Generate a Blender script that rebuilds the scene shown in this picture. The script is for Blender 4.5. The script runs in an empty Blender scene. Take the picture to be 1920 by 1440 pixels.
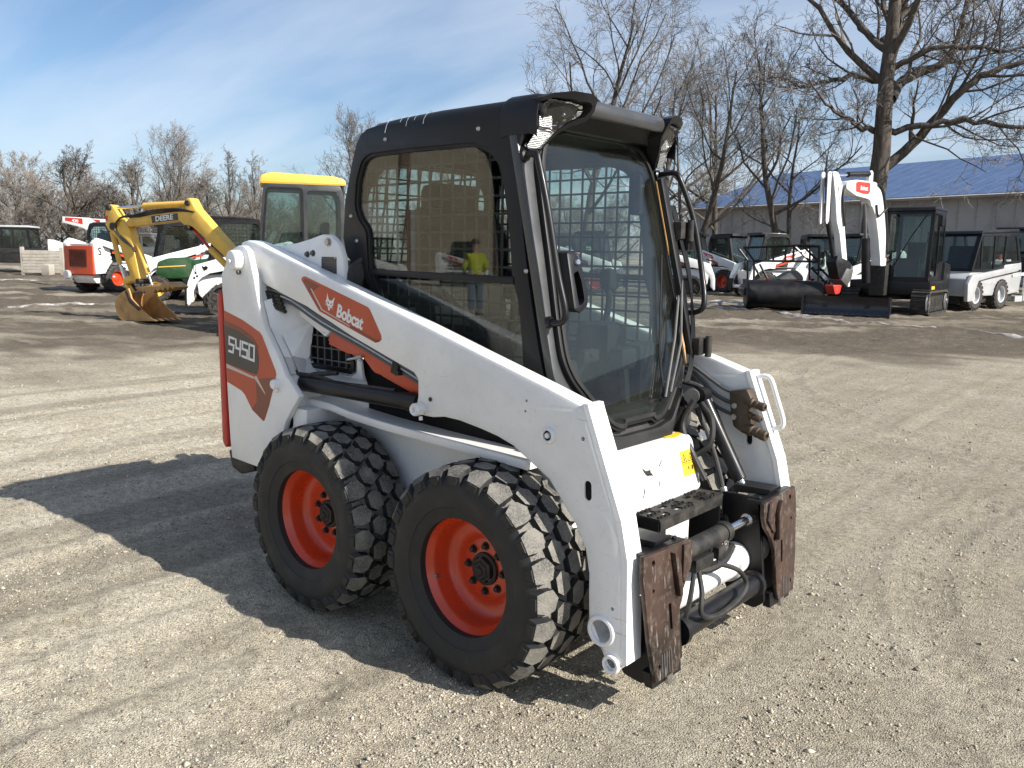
import bpy, bmesh, math, random
import numpy as np
from mathutils import Vector, Matrix, geometry
R = math.radians
rnd = random.Random(7)
SC = bpy.context.scene
COL = SC.collection

# ---------------------------------------------------------------- camera, sky, sun, exposure
CAM = Vector((1.9108, -2.6008, 1.4564))
YAW, PITCH, ROLL = 2.29537, -0.15399, 0.014657
FWD = Vector((math.cos(PITCH)*math.cos(YAW), math.cos(PITCH)*math.sin(YAW), math.sin(PITCH)))
RGT0 = Vector((math.sin(YAW), -math.cos(YAW), 0)); UP0 = RGT0.cross(FWD)
RGT = RGT0*math.cos(ROLL) + UP0*math.sin(ROLL); UPV = UP0*math.cos(ROLL) - RGT0*math.sin(ROLL)
cd = bpy.data.cameras.new('camera'); cam = bpy.data.objects.new('camera', cd); COL.objects.link(cam)
cam.matrix_world = Matrix(((RGT.x, UPV.x, -FWD.x, CAM.x), (RGT.y, UPV.y, -FWD.y, CAM.y), (RGT.z, UPV.z, -FWD.z, CAM.z), (0, 0, 0, 1)))
cd.sensor_width = 36; cd.lens = 36*1569.36/1920; cd.clip_start = 0.05; cd.clip_end = 3000
SC.camera = cam

SUN_DIR = Vector((1.50, 0.25, 1.0)).normalized()          # towards the sun
SUN_EL = math.asin(SUN_DIR.z); SUN_AZ = math.atan2(SUN_DIR.x, SUN_DIR.y)
W = bpy.data.worlds.new('World'); SC.world = W; W.use_nodes = True
nt = W.node_tree; N = nt.nodes; L = nt.links
bg = N['Background']
sky = N.new('ShaderNodeTexSky'); sky.sky_type = 'NISHITA'; sky.sun_disc = False
sky.sun_elevation = SUN_EL; sky.sun_rotation = SUN_AZ; sky.altitude = 200; sky.air_density = 1.0; sky.dust_density = 1.4; sky.ozone_density = 4.0
tc = N.new('ShaderNodeTexCoord'); sep = N.new('ShaderNodeSeparateXYZ'); L.new(tc.outputs['Generated'], sep.inputs[0])
# thin high cloud streaks on a flat layer: direction divided by height
zz = N.new('ShaderNodeMath'); zz.operation = 'MAXIMUM'; zz.inputs[1].default_value = 0.0; L.new(sep.outputs['Z'], zz.inputs[0])
za = N.new('ShaderNodeMath'); za.operation = 'ADD'; za.inputs[1].default_value = 0.16; L.new(zz.outputs[0], za.inputs[0])
dx = N.new('ShaderNodeMath'); dx.operation = 'DIVIDE'; L.new(sep.outputs['X'], dx.inputs[0]); L.new(za.outputs[0], dx.inputs[1])
dy = N.new('ShaderNodeMath'); dy.operation = 'DIVIDE'; L.new(sep.outputs['Y'], dy.inputs[0]); L.new(za.outputs[0], dy.inputs[1])
cmb = N.new('ShaderNodeCombineXYZ'); L.new(dx.outputs[0], cmb.inputs[0]); L.new(dy.outputs[0], cmb.inputs[1])
mp = N.new('ShaderNodeMapping'); mp.inputs['Rotation'].default_value = (0, 0, R(-58)); mp.inputs['Scale'].default_value = (0.42, 1.9, 1)
L.new(cmb.outputs[0], mp.inputs[0])
ns = N.new('ShaderNodeTexNoise'); ns.inputs['Scale'].default_value = 0.9; ns.inputs['Detail'].default_value = 7; ns.inputs['Roughness'].default_value = 0.52; ns.inputs['Distortion'].default_value = 0.35
L.new(mp.outputs[0], ns.inputs['Vector'])
rp = N.new('ShaderNodeValToRGB'); rp.color_ramp.elements[0].position = 0.34; rp.color_ramp.elements[0].color = (0, 0, 0, 1); rp.color_ramp.elements[1].position = 0.70; rp.color_ramp.elements[1].color = (0.62, 0.62, 0.62, 1)
L.new(ns.outputs['Fac'], rp.inputs[0])
mix = N.new('ShaderNodeMixRGB'); mix.inputs['Color2'].default_value = (6.2, 6.8, 7.7, 1)
L.new(rp.outputs[0], mix.inputs['Fac']); L.new(sky.outputs[0], mix.inputs['Color1']); L.new(mix.outputs[0], bg.inputs['Color'])
bg.inputs['Strength'].default_value = 0.084

sl = bpy.data.lights.new('sun', 'SUN'); sl.energy = 5.0; sl.angle = R(0.5); sl.color = (1.0, 0.95, 0.87)
so = bpy.data.objects.new('sun', sl); COL.objects.link(so); so.rotation_euler = SUN_DIR.to_track_quat('Z', 'Y').to_euler()
SC.view_settings.view_transform = 'Standard'; SC.view_settings.look = 'None'; SC.view_settings.gamma = 1; SC.view_settings.use_curve_mapping = False
SC.view_settings.exposure = 0.74
SC.render.engine = 'CYCLES'
SC.cycles.transparent_max_bounces = 24; SC.cycles.max_bounces = 8; SC.cycles.use_denoising = True; SC.cycles.sample_clamp_indirect = 8

# yard axes: metres to the right of, and in front of, the spot where the photographer stands
FH = Vector((-0.66282, 0.74878, 0)); RH = Vector((0.74878, 0.66282, 0)); C0 = Vector((CAM.x, CAM.y, 0))
YARD_ROT = math.atan2(RH.y, RH.x)
def rise(f):
    return 0.0107*max(0.0, f-3.5) if f < 60 else 0.0107*56.5
def yard(r, f, z=0.0):
    p = C0 + RH*r + FH*f
    return (p.x, p.y, rise(f)+z)

# ---------------------------------------------------------------- materials
def newmat(name):
    m = bpy.data.materials.new(name); m.use_nodes = True
    return m, m.node_tree.nodes, m.node_tree.links, m.node_tree.nodes['Principled BSDF']
def noise(n, l, scale, detail=4, rough=0.55, vec=None, dist=0.0):
    t = n.new('ShaderNodeTexNoise'); t.inputs['Scale'].default_value = scale; t.inputs['Detail'].default_value = detail
    t.inputs['Roughness'].default_value = rough; t.inputs['Distortion'].default_value = dist
    if vec is not None: l.new(vec, t.inputs['Vector'])
    return t
def ramp(n, l, src, stops):
    r = n.new('ShaderNodeValToRGB'); e = r.color_ramp.elements
    while len(e) < len(stops): e.new(0.5)
    for i, (p, c) in enumerate(stops):
        e[i].position = p; e[i].color = (c, c, c, 1) if not isinstance(c, tuple) else (*c, 1)
    l.new(src, r.inputs[0]); return r
def mixc(n, l, fac, a, b, mode='MIX'):
    m = n.new('ShaderNodeMixRGB'); m.blend_type = mode
    for k, v in (('Fac', fac), ('Color1', a), ('Color2', b)):
        if isinstance(v, (int, float)): m.inputs[k].default_value = v
        elif isinstance(v, tuple): m.inputs[k].default_value = (*v, 1)
        else: l.new(v, m.inputs[k])
    return m.outputs[0]
def bump(n, l, b, h, strength=0.2, dist=0.01):
    u = n.new('ShaderNodeBump'); u.inputs['Strength'].default_value = strength; u.inputs['Distance'].default_value = dist
    l.new(h, u.inputs['Height']); l.new(u.outputs[0], b.inputs['Normal']); return u
def paint(name, col, rough=0.35, coat=0.3, dirt=(0.22, 0.19, 0.15), amount=0.25, scale=6.0, metal=0.0, relief=0.03, spec=0.5, cover=0.0, scratch=0.0):
    m, n, l, b = newmat(name)
    tc = n.new('ShaderNodeTexCoord')
    a = noise(n, l, scale, 6, 0.62, tc.outputs['Object']); s = noise(n, l, scale*14, 4, 0.7, tc.outputs['Object'])
    f = ramp(n, l, a.outputs['Fac'], [(0.46-cover, 0.0), (0.78-cover, amount)]); f2 = ramp(n, l, s.outputs['Fac'], [(0.58-cover, 0.0), (0.72-cover, amount*0.8)])
    v = noise(n, l, scale*0.35, 2, 0.5, tc.outputs['Object']); vv = ramp(n, l, v.outputs['Fac'], [(0.3, 0.93), (0.7, 1.05)])
    base = mixc(n, l, 1.0, col, vv.outputs[0], 'MULTIPLY')
    c = mixc(n, l, f.outputs[0], base, dirt); c = mixc(n, l, f2.outputs[0], c, dirt)
    if scratch:
        mp_ = n.new('ShaderNodeMapping'); mp_.inputs['Scale'].default_value = (.12, 1, 1); mp_.inputs['Rotation'].default_value = (0, .35, 0); l.new(tc.outputs['Object'], mp_.inputs[0])
        sn = noise(n, l, 55, 3, .6, mp_.outputs[0]); pn_ = noise(n, l, 2.2, 3, .6, tc.outputs['Object']); mk = mixc(n, l, 1.0, ramp(n, l, sn.outputs['Fac'], [(.66, 0.0), (.71, scratch)]).outputs[0], ramp(n, l, pn_.outputs['Fac'], [(.48, 0.0), (.60, 1.0)]).outputs[0], 'MULTIPLY'); c = mixc(n, l, mk, c, (.30, .28, .25))
    l.new(c, b.inputs['Base Color'])
    rr = ramp(n, l, a.outputs['Fac'], [(0.35, rough*0.85), (0.75, min(1, rough*1.5))]); l.new(rr.outputs[0], b.inputs['Roughness'])
    b.inputs['Metallic'].default_value = metal; b.inputs['Coat Weight'].default_value = coat; b.inputs['Coat Roughness'].default_value = 0.12
    b.inputs['Specular IOR Level'].default_value = spec
    if relief: bump(n, l, b, s.outputs['Fac'], relief, 0.004)
    return m
def glassmat(name, tint=(0.78, 0.88, 0.85), dust=0.04, base=0.05, gain=0.9):
    m, n, l, b = newmat(name); n.remove(b); out = n['Material Output']
    lw = n.new('ShaderNodeLayerWeight'); lw.inputs['Blend'].default_value = 0.5
    pw = n.new('ShaderNodeMath'); pw.operation = 'POWER'; pw.inputs[1].default_value = 4.0; l.new(lw.outputs['Facing'], pw.inputs[0])
    mu = n.new('ShaderNodeMath'); mu.operation = 'MULTIPLY_ADD'; mu.inputs[1].default_value = gain; mu.inputs[2].default_value = base; mu.use_clamp = True; l.new(pw.outputs[0], mu.inputs[0])
    tr = n.new('ShaderNodeBsdfTransparent'); tr.inputs[0].default_value = (*tint, 1)
    gl = n.new('ShaderNodeBsdfGlossy'); gl.inputs['Roughness'].default_value = 0.015
    df = n.new('ShaderNodeBsdfDiffuse'); df.inputs[0].default_value = (0.42, 0.42, 0.38, 1)
    tc = n.new('ShaderNodeTexCoord'); a = noise(n, l, 3.0, 6, 0.65, tc.outputs['Object'])
    d = ramp(n, l, a.outputs['Fac'], [(0.35, dust*0.5), (0.75, dust*2.2)])
    m1 = n.new('ShaderNodeMixShader'); l.new(d.outputs[0], m1.inputs[0]); l.new(tr.outputs[0], m1.inputs[1]); l.new(df.outputs[0], m1.inputs[2])
    m2 = n.new('ShaderNodeMixShader'); l.new(mu.outputs[0], m2.inputs[0]); l.new(m1.outputs[0], m2.inputs[1]); l.new(gl.outputs[0], m2.inputs[2])
    l.new(m2.outputs[0], out.inputs['Surface'])
    return m
M = {}
M['white'] = paint('white_paint', (0.80, 0.80, 0.79), 0.32, 0.35, (0.34, 0.31, 0.27), 0.24, 4, scratch=.5)
M['white_worn'] = paint('white_paint_worn', (0.74, 0.74, 0.72), 0.45, 0.1, (0.20, 0.17, 0.13), 0.55, 4, scratch=.7)
M['black'] = paint('black_paint', (0.007, 0.007, 0.0085), 0.40, 0.06, (0.07, 0.062, 0.052), 0.10, 6, spec=.32)
M['black_plastic'] = paint('black_plastic', (0.012, 0.012, 0.0125), 0.55, 0.0, (0.09, 0.08, 0.066), 0.2, 9, spec=.35)
M['grey_plastic'] = paint('grey_pillar_paint', (0.040, 0.041, 0.043), 0.36, 0.2, (0.14, 0.13, 0.11), 0.2, 7)
M['grime'] = paint('grimy_black_steel', (0.012, 0.012, 0.012), 0.55, 0.0, (0.12, 0.10, 0.075), 0.5, 12, relief=0.25, spec=.4)
M['rubber'] = paint('tyre_rubber', (0.014, 0.0145, 0.015), 0.62, 0.0, (0.075, 0.066, 0.055), 0.30, 9, relief=0.2)
M['tread'] = paint('tread_rubber', (0.026, 0.026, 0.025), 0.72, 0.0, (0.25, 0.235, 0.205), .80, 13, relief=0.6, cover=.12)
M['rim'] = paint('orange_rim_paint', (0.60, 0.052, 0.012), 0.28, 0.35, (0.16, 0.07, 0.04), 0.30, 7)
M['orange'] = paint('orange_decal', (0.47, 0.058, 0.014), 0.38, 0.2, (0.25, 0.06, 0.03), 0.2, 5)
M['orange_paint'] = paint('orange_paint', (0.50, 0.055, 0.014), 0.4, 0.15, (0.2, 0.1, 0.06), 0.25, 7)
M['rust_decal'] = paint('dark_orange_decal', (0.19, 0.040, 0.018), 0.4, 0.2, (0.12, 0.06, 0.04), 0.25, 5)
M['charcoal'] = paint('charcoal_decal', (0.035, 0.032, 0.030), 0.4, 0.2, (0.1, 0.09, 0.08), 0.2, 5)
M['pale_decal'] = paint('pale_decal', (0.62, 0.50, 0.44), 0.4, 0.2, (0.3, 0.2, 0.15), 0.2, 5)
M['decal_white'] = paint('white_decal', (0.80, 0.80, 0.79), 0.4, 0.1, (0.4, 0.38, 0.35), 0.1, 5)
M['red'] = paint('red_paint', (0.50, 0.03, 0.018), 0.4, 0.2, (0.2, 0.1, 0.08), 0.2, 6)
M['yellow_decal'] = paint('yellow_decal', (0.80, 0.52, 0.02), 0.45, 0.1, (0.3, 0.22, 0.1), 0.25, 12)
M['steel'] = paint('bare_steel', (0.42, 0.42, 0.41), 0.3, 0.0, (0.15, 0.12, 0.09), 0.3, 14, metal=0.9)
M['chrome'] = paint('chrome_rod', (0.75, 0.75, 0.75), 0.12, 0.0, (0.3, 0.28, 0.25), 0.1, 9, metal=1.0)
M['dullsteel'] = paint('dull_painted_tube', (0.10, 0.10, 0.10), 0.45, 0.0, (0.2, 0.18, 0.15), 0.3, 14, metal=0.3)
M['brass'] = paint('rusty_coupler', (0.075, 0.058, 0.040), 0.5, 0.0, (0.075, 0.036, 0.018), 0.8, 22, metal=0.35, relief=0.35)
m, n, l, b = newmat('worn_brown_steel'); t_ = n.new('ShaderNodeTexCoord'); mp_ = n.new('ShaderNodeMapping'); mp_.inputs['Scale'].default_value = (1, 1, .16); mp_.inputs['Rotation'].default_value = (.25, 0, 0); l.new(t_.outputs['Object'], mp_.inputs[0])
q1 = noise(n, l, 5, 6, .65, t_.outputs['Object']); q2 = noise(n, l, 60, 4, .6, mp_.outputs[0]); q3 = noise(n, l, 28, 5, .7, t_.outputs['Object'])
c = mixc(n, l, ramp(n, l, q1.outputs['Fac'], [(.38, 0.0), (.62, 1.0)]).outputs[0], (.022, .015, .012), (.070, .040, .030)); c = mixc(n, l, ramp(n, l, q3.outputs['Fac'], [(.52, 0.0), (.66, .7)]).outputs[0], c, (.13, .105, .085)); c = mixc(n, l, ramp(n, l, q2.outputs['Fac'], [(.60, 0.0), (.70, .75)]).outputs[0], c, (.30, .28, .26))
l.new(c, b.inputs['Base Color']); b.inputs['Roughness'].default_value = .45; b.inputs['Metallic'].default_value = .25; bump(n, l, b, q3.outputs['Fac'], .3, .004); M['rust'] = m
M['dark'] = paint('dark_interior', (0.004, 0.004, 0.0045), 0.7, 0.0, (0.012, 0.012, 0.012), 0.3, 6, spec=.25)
M['liner'] = paint('grey_headliner', (0.03, 0.031, 0.03), 0.8, 0.0, (0.04, 0.04, 0.036), 0.3, 6)
M['hose'] = paint('black_hose', (0.016, 0.016, 0.016), 0.5, 0.0, (0.09, 0.08, 0.065), 0.3, 20, relief=0.1)
M['glass'] = glassmat('cab_glass', (0.86, 0.92, 0.895), 0.010, 0.030, 0.9)
M['side_glass'] = glassmat('side_glass', (0.84, 0.88, 0.86), 0.010, 0.048, 0.9)
M['dark_glass'] = glassmat('tinted_glass', (0.70, 0.77, 0.75), 0.010, 0.045, 0.8)
M['yellow'] = paint('yellow_paint', (0.80, 0.49, 0.075), 0.45, 0.15, (0.32, 0.20, 0.08), 0.4, 5)
M['grey_cab'] = paint('grey_cab_paint', (0.022, 0.024, 0.028), 0.45, 0.1, (0.07, 0.064, 0.056), 0.3, 5)
M['bucket'] = paint('worn_bucket_steel', (0.52, 0.31, 0.12), 0.5, 0.0, (0.22, 0.115, 0.055), 0.7, 6, metal=0.15, relief=0.25)
M['green'] = paint('green_paint', (0.008, 0.052, 0.012), 0.4, 0.2, (0.1, 0.09, 0.06), 0.3, 5)
M['navy'] = paint('dark_blade_paint', (0.012, 0.014, 0.022), 0.3, 0.3, (0.08, 0.07, 0.06), 0.25, 5)
M['track'] = paint('muddy_track_rubber', (0.022, 0.021, 0.020), 0.75, 0.0, (0.13, 0.105, 0.08), 0.8, 8, relief=0.4)
M['galv'] = paint('weathered_boards', (0.40, 0.37, 0.32), 0.6, 0.0, (0.20, 0.16, 0.11), 0.7, 4)
M['grey_paint'] = paint('grey_truck_paint', (0.10, 0.105, 0.105), 0.35, 0.3, (0.2, 0.18, 0.15), 0.35, 4)
M['silver'] = paint('silver_body_paint', (0.42, 0.43, 0.44), 0.35, 0.3, (0.24, 0.21, 0.17), 0.4, 4)
# headlamp: clear cover over a facetted chrome reflector
M['lens'] = glassmat('lamp_cover', (0.95, 0.96, 0.96), 0.015, 0.06, 0.9)
m, n, l, b = newmat('lamp_reflector'); tcx = n.new('ShaderNodeTexCoord'); vo = n.new('ShaderNodeTexVoronoi'); vo.inputs['Scale'].default_value = 46; l.new(tcx.outputs['Object'], vo.inputs['Vector'])
b.inputs['Base Color'].default_value = (.86, .87, .87, 1); b.inputs['Metallic'].default_value = 1.0; b.inputs['Roughness'].default_value = .13; bump(n, l, b, vo.outputs['Distance'], .9, .02); M['reflector'] = m
m, n, l, b = newmat('ribbed_diffuser'); tcx = n.new('ShaderNodeTexCoord'); wv = n.new('ShaderNodeTexWave'); wv.bands_direction = 'Z'; wv.inputs['Scale'].default_value = 60; wv.inputs['Distortion'].default_value = .4; l.new(tcx.outputs['Object'], wv.inputs['Vector'])
b.inputs['Base Color'].default_value = (.62, .63, .63, 1); b.inputs['Metallic'].default_value = .55; b.inputs['Roughness'].default_value = .25; bump(n, l, b, wv.outputs['Fac'], .8, .006); M['diffuser'] = m

# ---------------------------------------------------------------- mesh helpers
SIDE_R = lambda a, b, t: (a, -t, b)          # outline in x,z ; t = distance from the centre plane, right hand side
SIDE_L = lambda a, b, t: (a, t, b)
FRONT = lambda a, b, t: (t, a, b)            # outline in y,z ; t = x
TOP = lambda a, b, t: (a, b, t)
def area(o): return 0.5*sum(o[i-1][0]*o[i][1]-o[i][0]*o[i-1][1] for i in range(len(o)))
def inset(o, d):
    if d == 0: return list(o)
    r = []; k = len(o)
    for i in range(k):
        p0, p1, p2 = Vector(o[i-1]), Vector(o[i]), Vector(o[(i+1) % k])
        e0 = (p1-p0).normalized(); e1 = (p2-p1).normalized()
        n0 = Vector((-e0.y, e0.x)); n1 = Vector((-e1.y, e1.x)); nn = n0+n1
        q = max(0.35, 1+n0.dot(n1)); v = nn/q
        r.append((p1.x+v.x*d, p1.y+v.y*d))
    return r
def fillet(o, rads, seg=5):
    if not isinstance(rads, (list, tuple)): rads = [rads]*len(o)
    r = []; k = len(o)
    for i in range(k):
        p0, p1, p2 = Vector(o[i-1]), Vector(o[i]), Vector(o[(i+1) % k]); d0 = (p0-p1); d1 = (p2-p1); rr = rads[i]
        if rr <= 0: r.append(tuple(p1)); continue
        t = min(rr, d0.length*0.48, d1.length*0.48); a = p1+d0.normalized()*t; c = p1+d1.normalized()*t
        for s in range(seg+1):
            u = s/seg; q = a*(1-u)**2 + p1*2*u*(1-u) + c*u*u; r.append((q.x, q.y))
    return r
def rrect(x0, z0, x1, z1, r=0.02, seg=4): return fillet([(x0, z0), (x1, z0), (x1, z1), (x0, z1)], r, seg)
def circ(x, z, r, n=20): return [(x+r*math.cos(2*math.pi*i/n), z+r*math.sin(2*math.pi*i/n)) for i in range(n)]
def slot(x, z, r, h, n=6, tilt=0.0):
    o = [(r*math.cos(a), h+r*math.sin(a)) for a in [math.pi*i/n for i in range(n+1)]] + [(r*math.cos(a), -h+r*math.sin(a)) for a in [math.pi+math.pi*i/n for i in range(n+1)]]
    c, s = math.cos(tilt), math.sin(tilt); return [(x+p*c-q*s, z+p*s+q*c) for p, q in o]
class MB:
    def __init__(s): s.v = []; s.f = []; s.mi = []
    def add(s, vs, fs, mi=0):
        o = len(s.v); s.v += [tuple(q) for q in vs]; s.f += [tuple(i+o for i in q) for q in fs]; s.mi += [mi]*len(fs); return s
    def prism(s, out, t0, t1, F=SIDE_R, holes=(), bev=0.0, mi=0, top=None):
        out = list(out)
        if area(out) < 0: out.reverse()
        holes = [list(h) for h in holes]
        lay = [(t0, bev), (t0+0.35*bev, 0.35*bev*0.6), (t0+bev, 0), (t1-bev, 0), (t1-0.35*bev, 0.35*bev*0.6), (t1, bev)] if bev else [(t0, 0), (t1, 0)]
        if bev and t1 < t0: lay = [(t0, bev), (t0-bev, 0), (t1+bev, 0), (t1, bev)]
        vs = []; fs = []; k = len(out)
        for (t, d) in lay: vs += [F(a, b, t) for a, b in inset(out, d)]
        for j in range(len(lay)-1):
            for i in range(k): fs.append((j*k+i, j*k+(i+1) % k, (j+1)*k+(i+1) % k, (j+1)*k+i))
        hb = []
        for h in holes:
            b0 = len(vs); kh = len(h); vs += [F(a, b, lay[0][0]) for a, b in h]; vs += [F(a, b, lay[-1][0]) for a, b in h]; hb.append((b0, kh))
            for i in range(kh): fs.append((b0+i, b0+kh+i, b0+kh+(i+1) % kh, b0+(i+1) % kh))
        for end, base in ((0, 0), (1, (len(lay)-1)*k)):
            lp = inset(out, lay[-1 if end else 0][1]); loops = [[Vector((a, b, 0)) for a, b in lp]]+[[Vector((a, b, 0)) for a, b in h] for h in holes]
            idx = [base+i for i in range(k)]
            for (b0, kh) in hb: idx += [b0+end*kh+i for i in range(kh)]
            for t in geometry.tessellate_polygon(loops):
                q = tuple(idx[i] for i in t); fs.append(q if end else q[::-1])
        return s.add(vs, fs, mi)
    def box(s, c, sz, bev=0.0, rot=None, mi=0):
        hx, hy, hz = sz[0]/2, sz[1]/2, sz[2]/2; t = MB()
        t.prism([(-hx, -hy), (hx, -hy), (hx, hy), (-hx, hy)], -hz, hz, TOP, bev=min(bev, hx*0.9, hy*0.9, hz*0.9))
        m = (rot if rot is not None else Matrix.Identity(3)); c = Vector(c)
        return s.add([c+m @ Vector(q) for q in t.v], t.f, mi)
    def cyl(s, p0, p1, r0, r1=None, n=14, mi=0, bev=0.0):
        p0, p1 = Vector(p0), Vector(p1); d = (p1-p0); ln = d.length
        if ln < 1e-6: return s
        r1 = r0 if r1 is None else r1
        prof = [(0, 0), (r0-bev, 0), (r0, bev), (r1, ln-bev), (r1-bev, ln), (0, ln)] if bev else [(0, 0), (r0, 0), (r1, ln), (0, ln)]
        return s.lathe(prof, p0, d, n, mi)
    def lathe(s, prof, c, axis, n=24, mi=0, a0=0.0):
        c = Vector(c); ax = Vector(axis).normalized(); u = ax.orthogonal().normalized(); w = ax.cross(u)
        vs = []; fs = []; idx = []
        for (r, t) in prof:
            if r < 1e-7: idx.append((len(vs), 1)); vs.append(c+ax*t)
            else:
                idx.append((len(vs), n))
                for i in range(n):
                    a = 2*math.pi*i/n+a0; vs.append(c+ax*t+(u*math.cos(a)+w*math.sin(a))*r)
        for j in range(len(prof)-1):
            (a, na), (b, nb) = idx[j], idx[j+1]
            for i in range(n):
                i2 = (i+1) % n
                if na == 1 and nb == 1: continue
                if na == 1: fs.append((a, b+i2, b+i))
                elif nb == 1: fs.append((a+i, a+i2, b))
                else: fs.append((a+i, a+i2, b+i2, b+i))
        return s.add(vs, fs, mi)
    def tube(s, pts, r, n=8, smooth=0, mi=0, cap=True):
        P = [Vector(q) for q in pts]
        if smooth and len(P) > 2:
            Q = []; E = [P[0]*2-P[1]]+P+[P[-1]*2-P[-2]]
            for i in range(1, len(E)-2):
                a, b, c, d = E[i-1], E[i], E[i+1], E[i+2]
                for k in range(smooth):
                    t = k/smooth; Q.append(0.5*((2*b)+(c-a)*t+(2*a-5*b+4*c-d)*t*t+(3*b-a-3*c+d)*t**3))
            Q.append(P[-1]); P = Q
        k = len(P); rad = r if isinstance(r, (list, tuple)) else [r]*k
        if len(rad) != k: rad = [rad[0]+(rad[-1]-rad[0])*i/(k-1) for i in range(k)]
        T = [((P[min(i+1, k-1)]-P[max(i-1, 0)])).normalized() for i in range(k)]
        u = T[0].orthogonal().normalized(); vs = []; fs = []
        for i in range(k):
            u = (u-T[i]*u.dot(T[i]))
            u = u.normalized() if u.length > 1e-6 else T[i].orthogonal().normalized()
            w = T[i].cross(u)
            for j in range(n):
                a = 2*math.pi*j/n; vs.append(P[i]+(u*math.cos(a)+w*math.sin(a))*rad[i])
        for i in range(k-1):
            for j in range(n): fs.append((i*n+j, i*n+(j+1) % n, (i+1)*n+(j+1) % n, (i+1)*n+j))
        if cap: fs.append(tuple(range(n))[::-1]); fs.append(tuple((k-1)*n+j for j in range(n)))
        return s.add(vs, fs, mi)
    def sheet(s, rows, closed=False, mi=0):
        k = len(rows[0]); vs = [q for r in rows for q in r]; fs = []
        for i in range(len(rows)-1):
            for j in range(k if closed else k-1): fs.append((i*k+j, i*k+(j+1) % k, (i+1)*k+(j+1) % k, (i+1)*k+j))
        return s.add(vs, fs, mi)
    def mesh(s, name, mats, smooth=35):
        me = bpy.data.meshes.new(name); me.from_pydata([tuple(q) for q in s.v], [], s.f)
        for m in (mats if isinstance(mats, (list, tuple)) else [mats]): me.materials.append(M[m] if isinstance(m, str) else m)
        if len(me.materials) > 1: me.polygons.foreach_set('material_index', s.mi)
        bm = bmesh.new(); bm.from_mesh(me); bmesh.ops.recalc_face_normals(bm, faces=bm.faces[:]); bm.to_mesh(me); bm.free()
        if smooth:
            me.polygons.foreach_set('use_smooth', [True]*len(me.polygons)); me.set_sharp_from_angle(angle=R(smooth))
        return me
    def build(s, name, mats, parent=None, smooth=35, label=None):
        o = bpy.data.objects.new(name, s.mesh(name, mats, smooth)); COL.objects.link(o)
        if parent is not None: o.parent = parent
        if label: o['label'] = label
        return o
def link(name, me, parent=None, loc=(0, 0, 0), rot=(0, 0, 0)):
    o = bpy.data.objects.new(name, me); COL.objects.link(o); o.location = loc; o.rotation_euler = rot
    if parent is not None: o.parent = parent
    return o
def thing(name, label, cat, loc=(0, 0, 0), rz=0.0, group=None):
    o = bpy.data.objects.new(name, None); COL.objects.link(o); o.empty_display_size = 0.2
    o.location = loc; o.rotation_euler = (0, 0, rz); tag(o, label, cat, group); return o
def tag(o, label=None, cat=None, group=None, kind=None):
    for k, v in (('label', label), ('category', cat), ('group', group), ('kind', kind)):
        if v: o[k] = v
    return o
def copy_tree(o, parent=None):
    c = o.copy(); COL.objects.link(c); c.parent = parent
    for ch in list(o.children): copy_tree(ch, c)
    return c
def text_mesh(body, size, extrude=0.001, sx=1.0, bold=0.0, shear=0.0, spacing=1.0):
    cu = bpy.data.curves.new('lettering', 'FONT'); cu.body = body; cu.size = size; cu.extrude = extrude; cu.offset = bold; cu.shear = shear; cu.space_character = spacing
    cu.align_x = 'CENTER'; cu.align_y = 'CENTER'; cu.resolution_u = 3
    o = bpy.data.objects.new('lettering', cu); COL.objects.link(o); bpy.context.view_layer.update()
    me = bpy.data.meshes.new_from_object(o.evaluated_get(bpy.context.evaluated_depsgraph_get())); bpy.data.objects.remove(o)
    for v in me.vertices: v.co.x *= sx
    return me
def lettering(body, size, mat, parent, origin, xa, ya, extrude=0.001, sx=1.0, bold=0.0, shear=0.0, name='lettering', spacing=1.0):
    me = text_mesh(body, size, extrude, sx, bold, shear, spacing); me.materials.clear(); me.materials.append(M[mat])
    xa, ya = Vector(xa).normalized(), Vector(ya).normalized(); za = xa.cross(ya); og = Vector(origin)
    for v in me.vertices: v.co = og+xa*v.co.x+ya*v.co.y+za*v.co.z
    return link(name, me, parent)
def bars(mb, region, pitch, w, t0, t1, F, x0=None):
    """square mesh of bars clipped to a convex-ish polygon"""
    xs = [q[0] for q in region]; zs = [q[1] for q in region]
    def span(axis, val):
        c = []
        k = len(region)
        for i in range(k):
            a, b = region[i-1], region[i]
            if (a[axis]-val)*(b[axis]-val) < 0:
                u = (val-a[axis])/(b[axis]-a[axis]); c.append(a[1-axis]+u*(b[1-axis]-a[1-axis]))
        c.sort(); return [(c[i], c[i+1]) for i in range(0, len(c)-1, 2)]
    v = min(xs)+pitch*0.5
    while v < max(xs):
        for a, b in span(0, v): mb.prism([(v-w/2, a), (v+w/2, a), (v+w/2, b), (v-w/2, b)], t0, t1, F)
        v += pitch
    v = min(zs)+pitch*0.5
    tm = t0+(t1-t0)*0.12
    while v < max(zs):
        for a, b in span(1, v): mb.prism([(a, v-w/2), (b, v-w/2), (b, v+w/2), (a, v+w/2)], tm, t1+(t1-t0)*0.12, F)
        v += pitch

# ================================================================ the loader in front
LD = thing('skid_steer_loader', 'white skid steer loader with black cab and orange wheel rims parked on the gravel', 'loader')
SIDES = ((SIDE_R, -1), (SIDE_L, 1))

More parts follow.
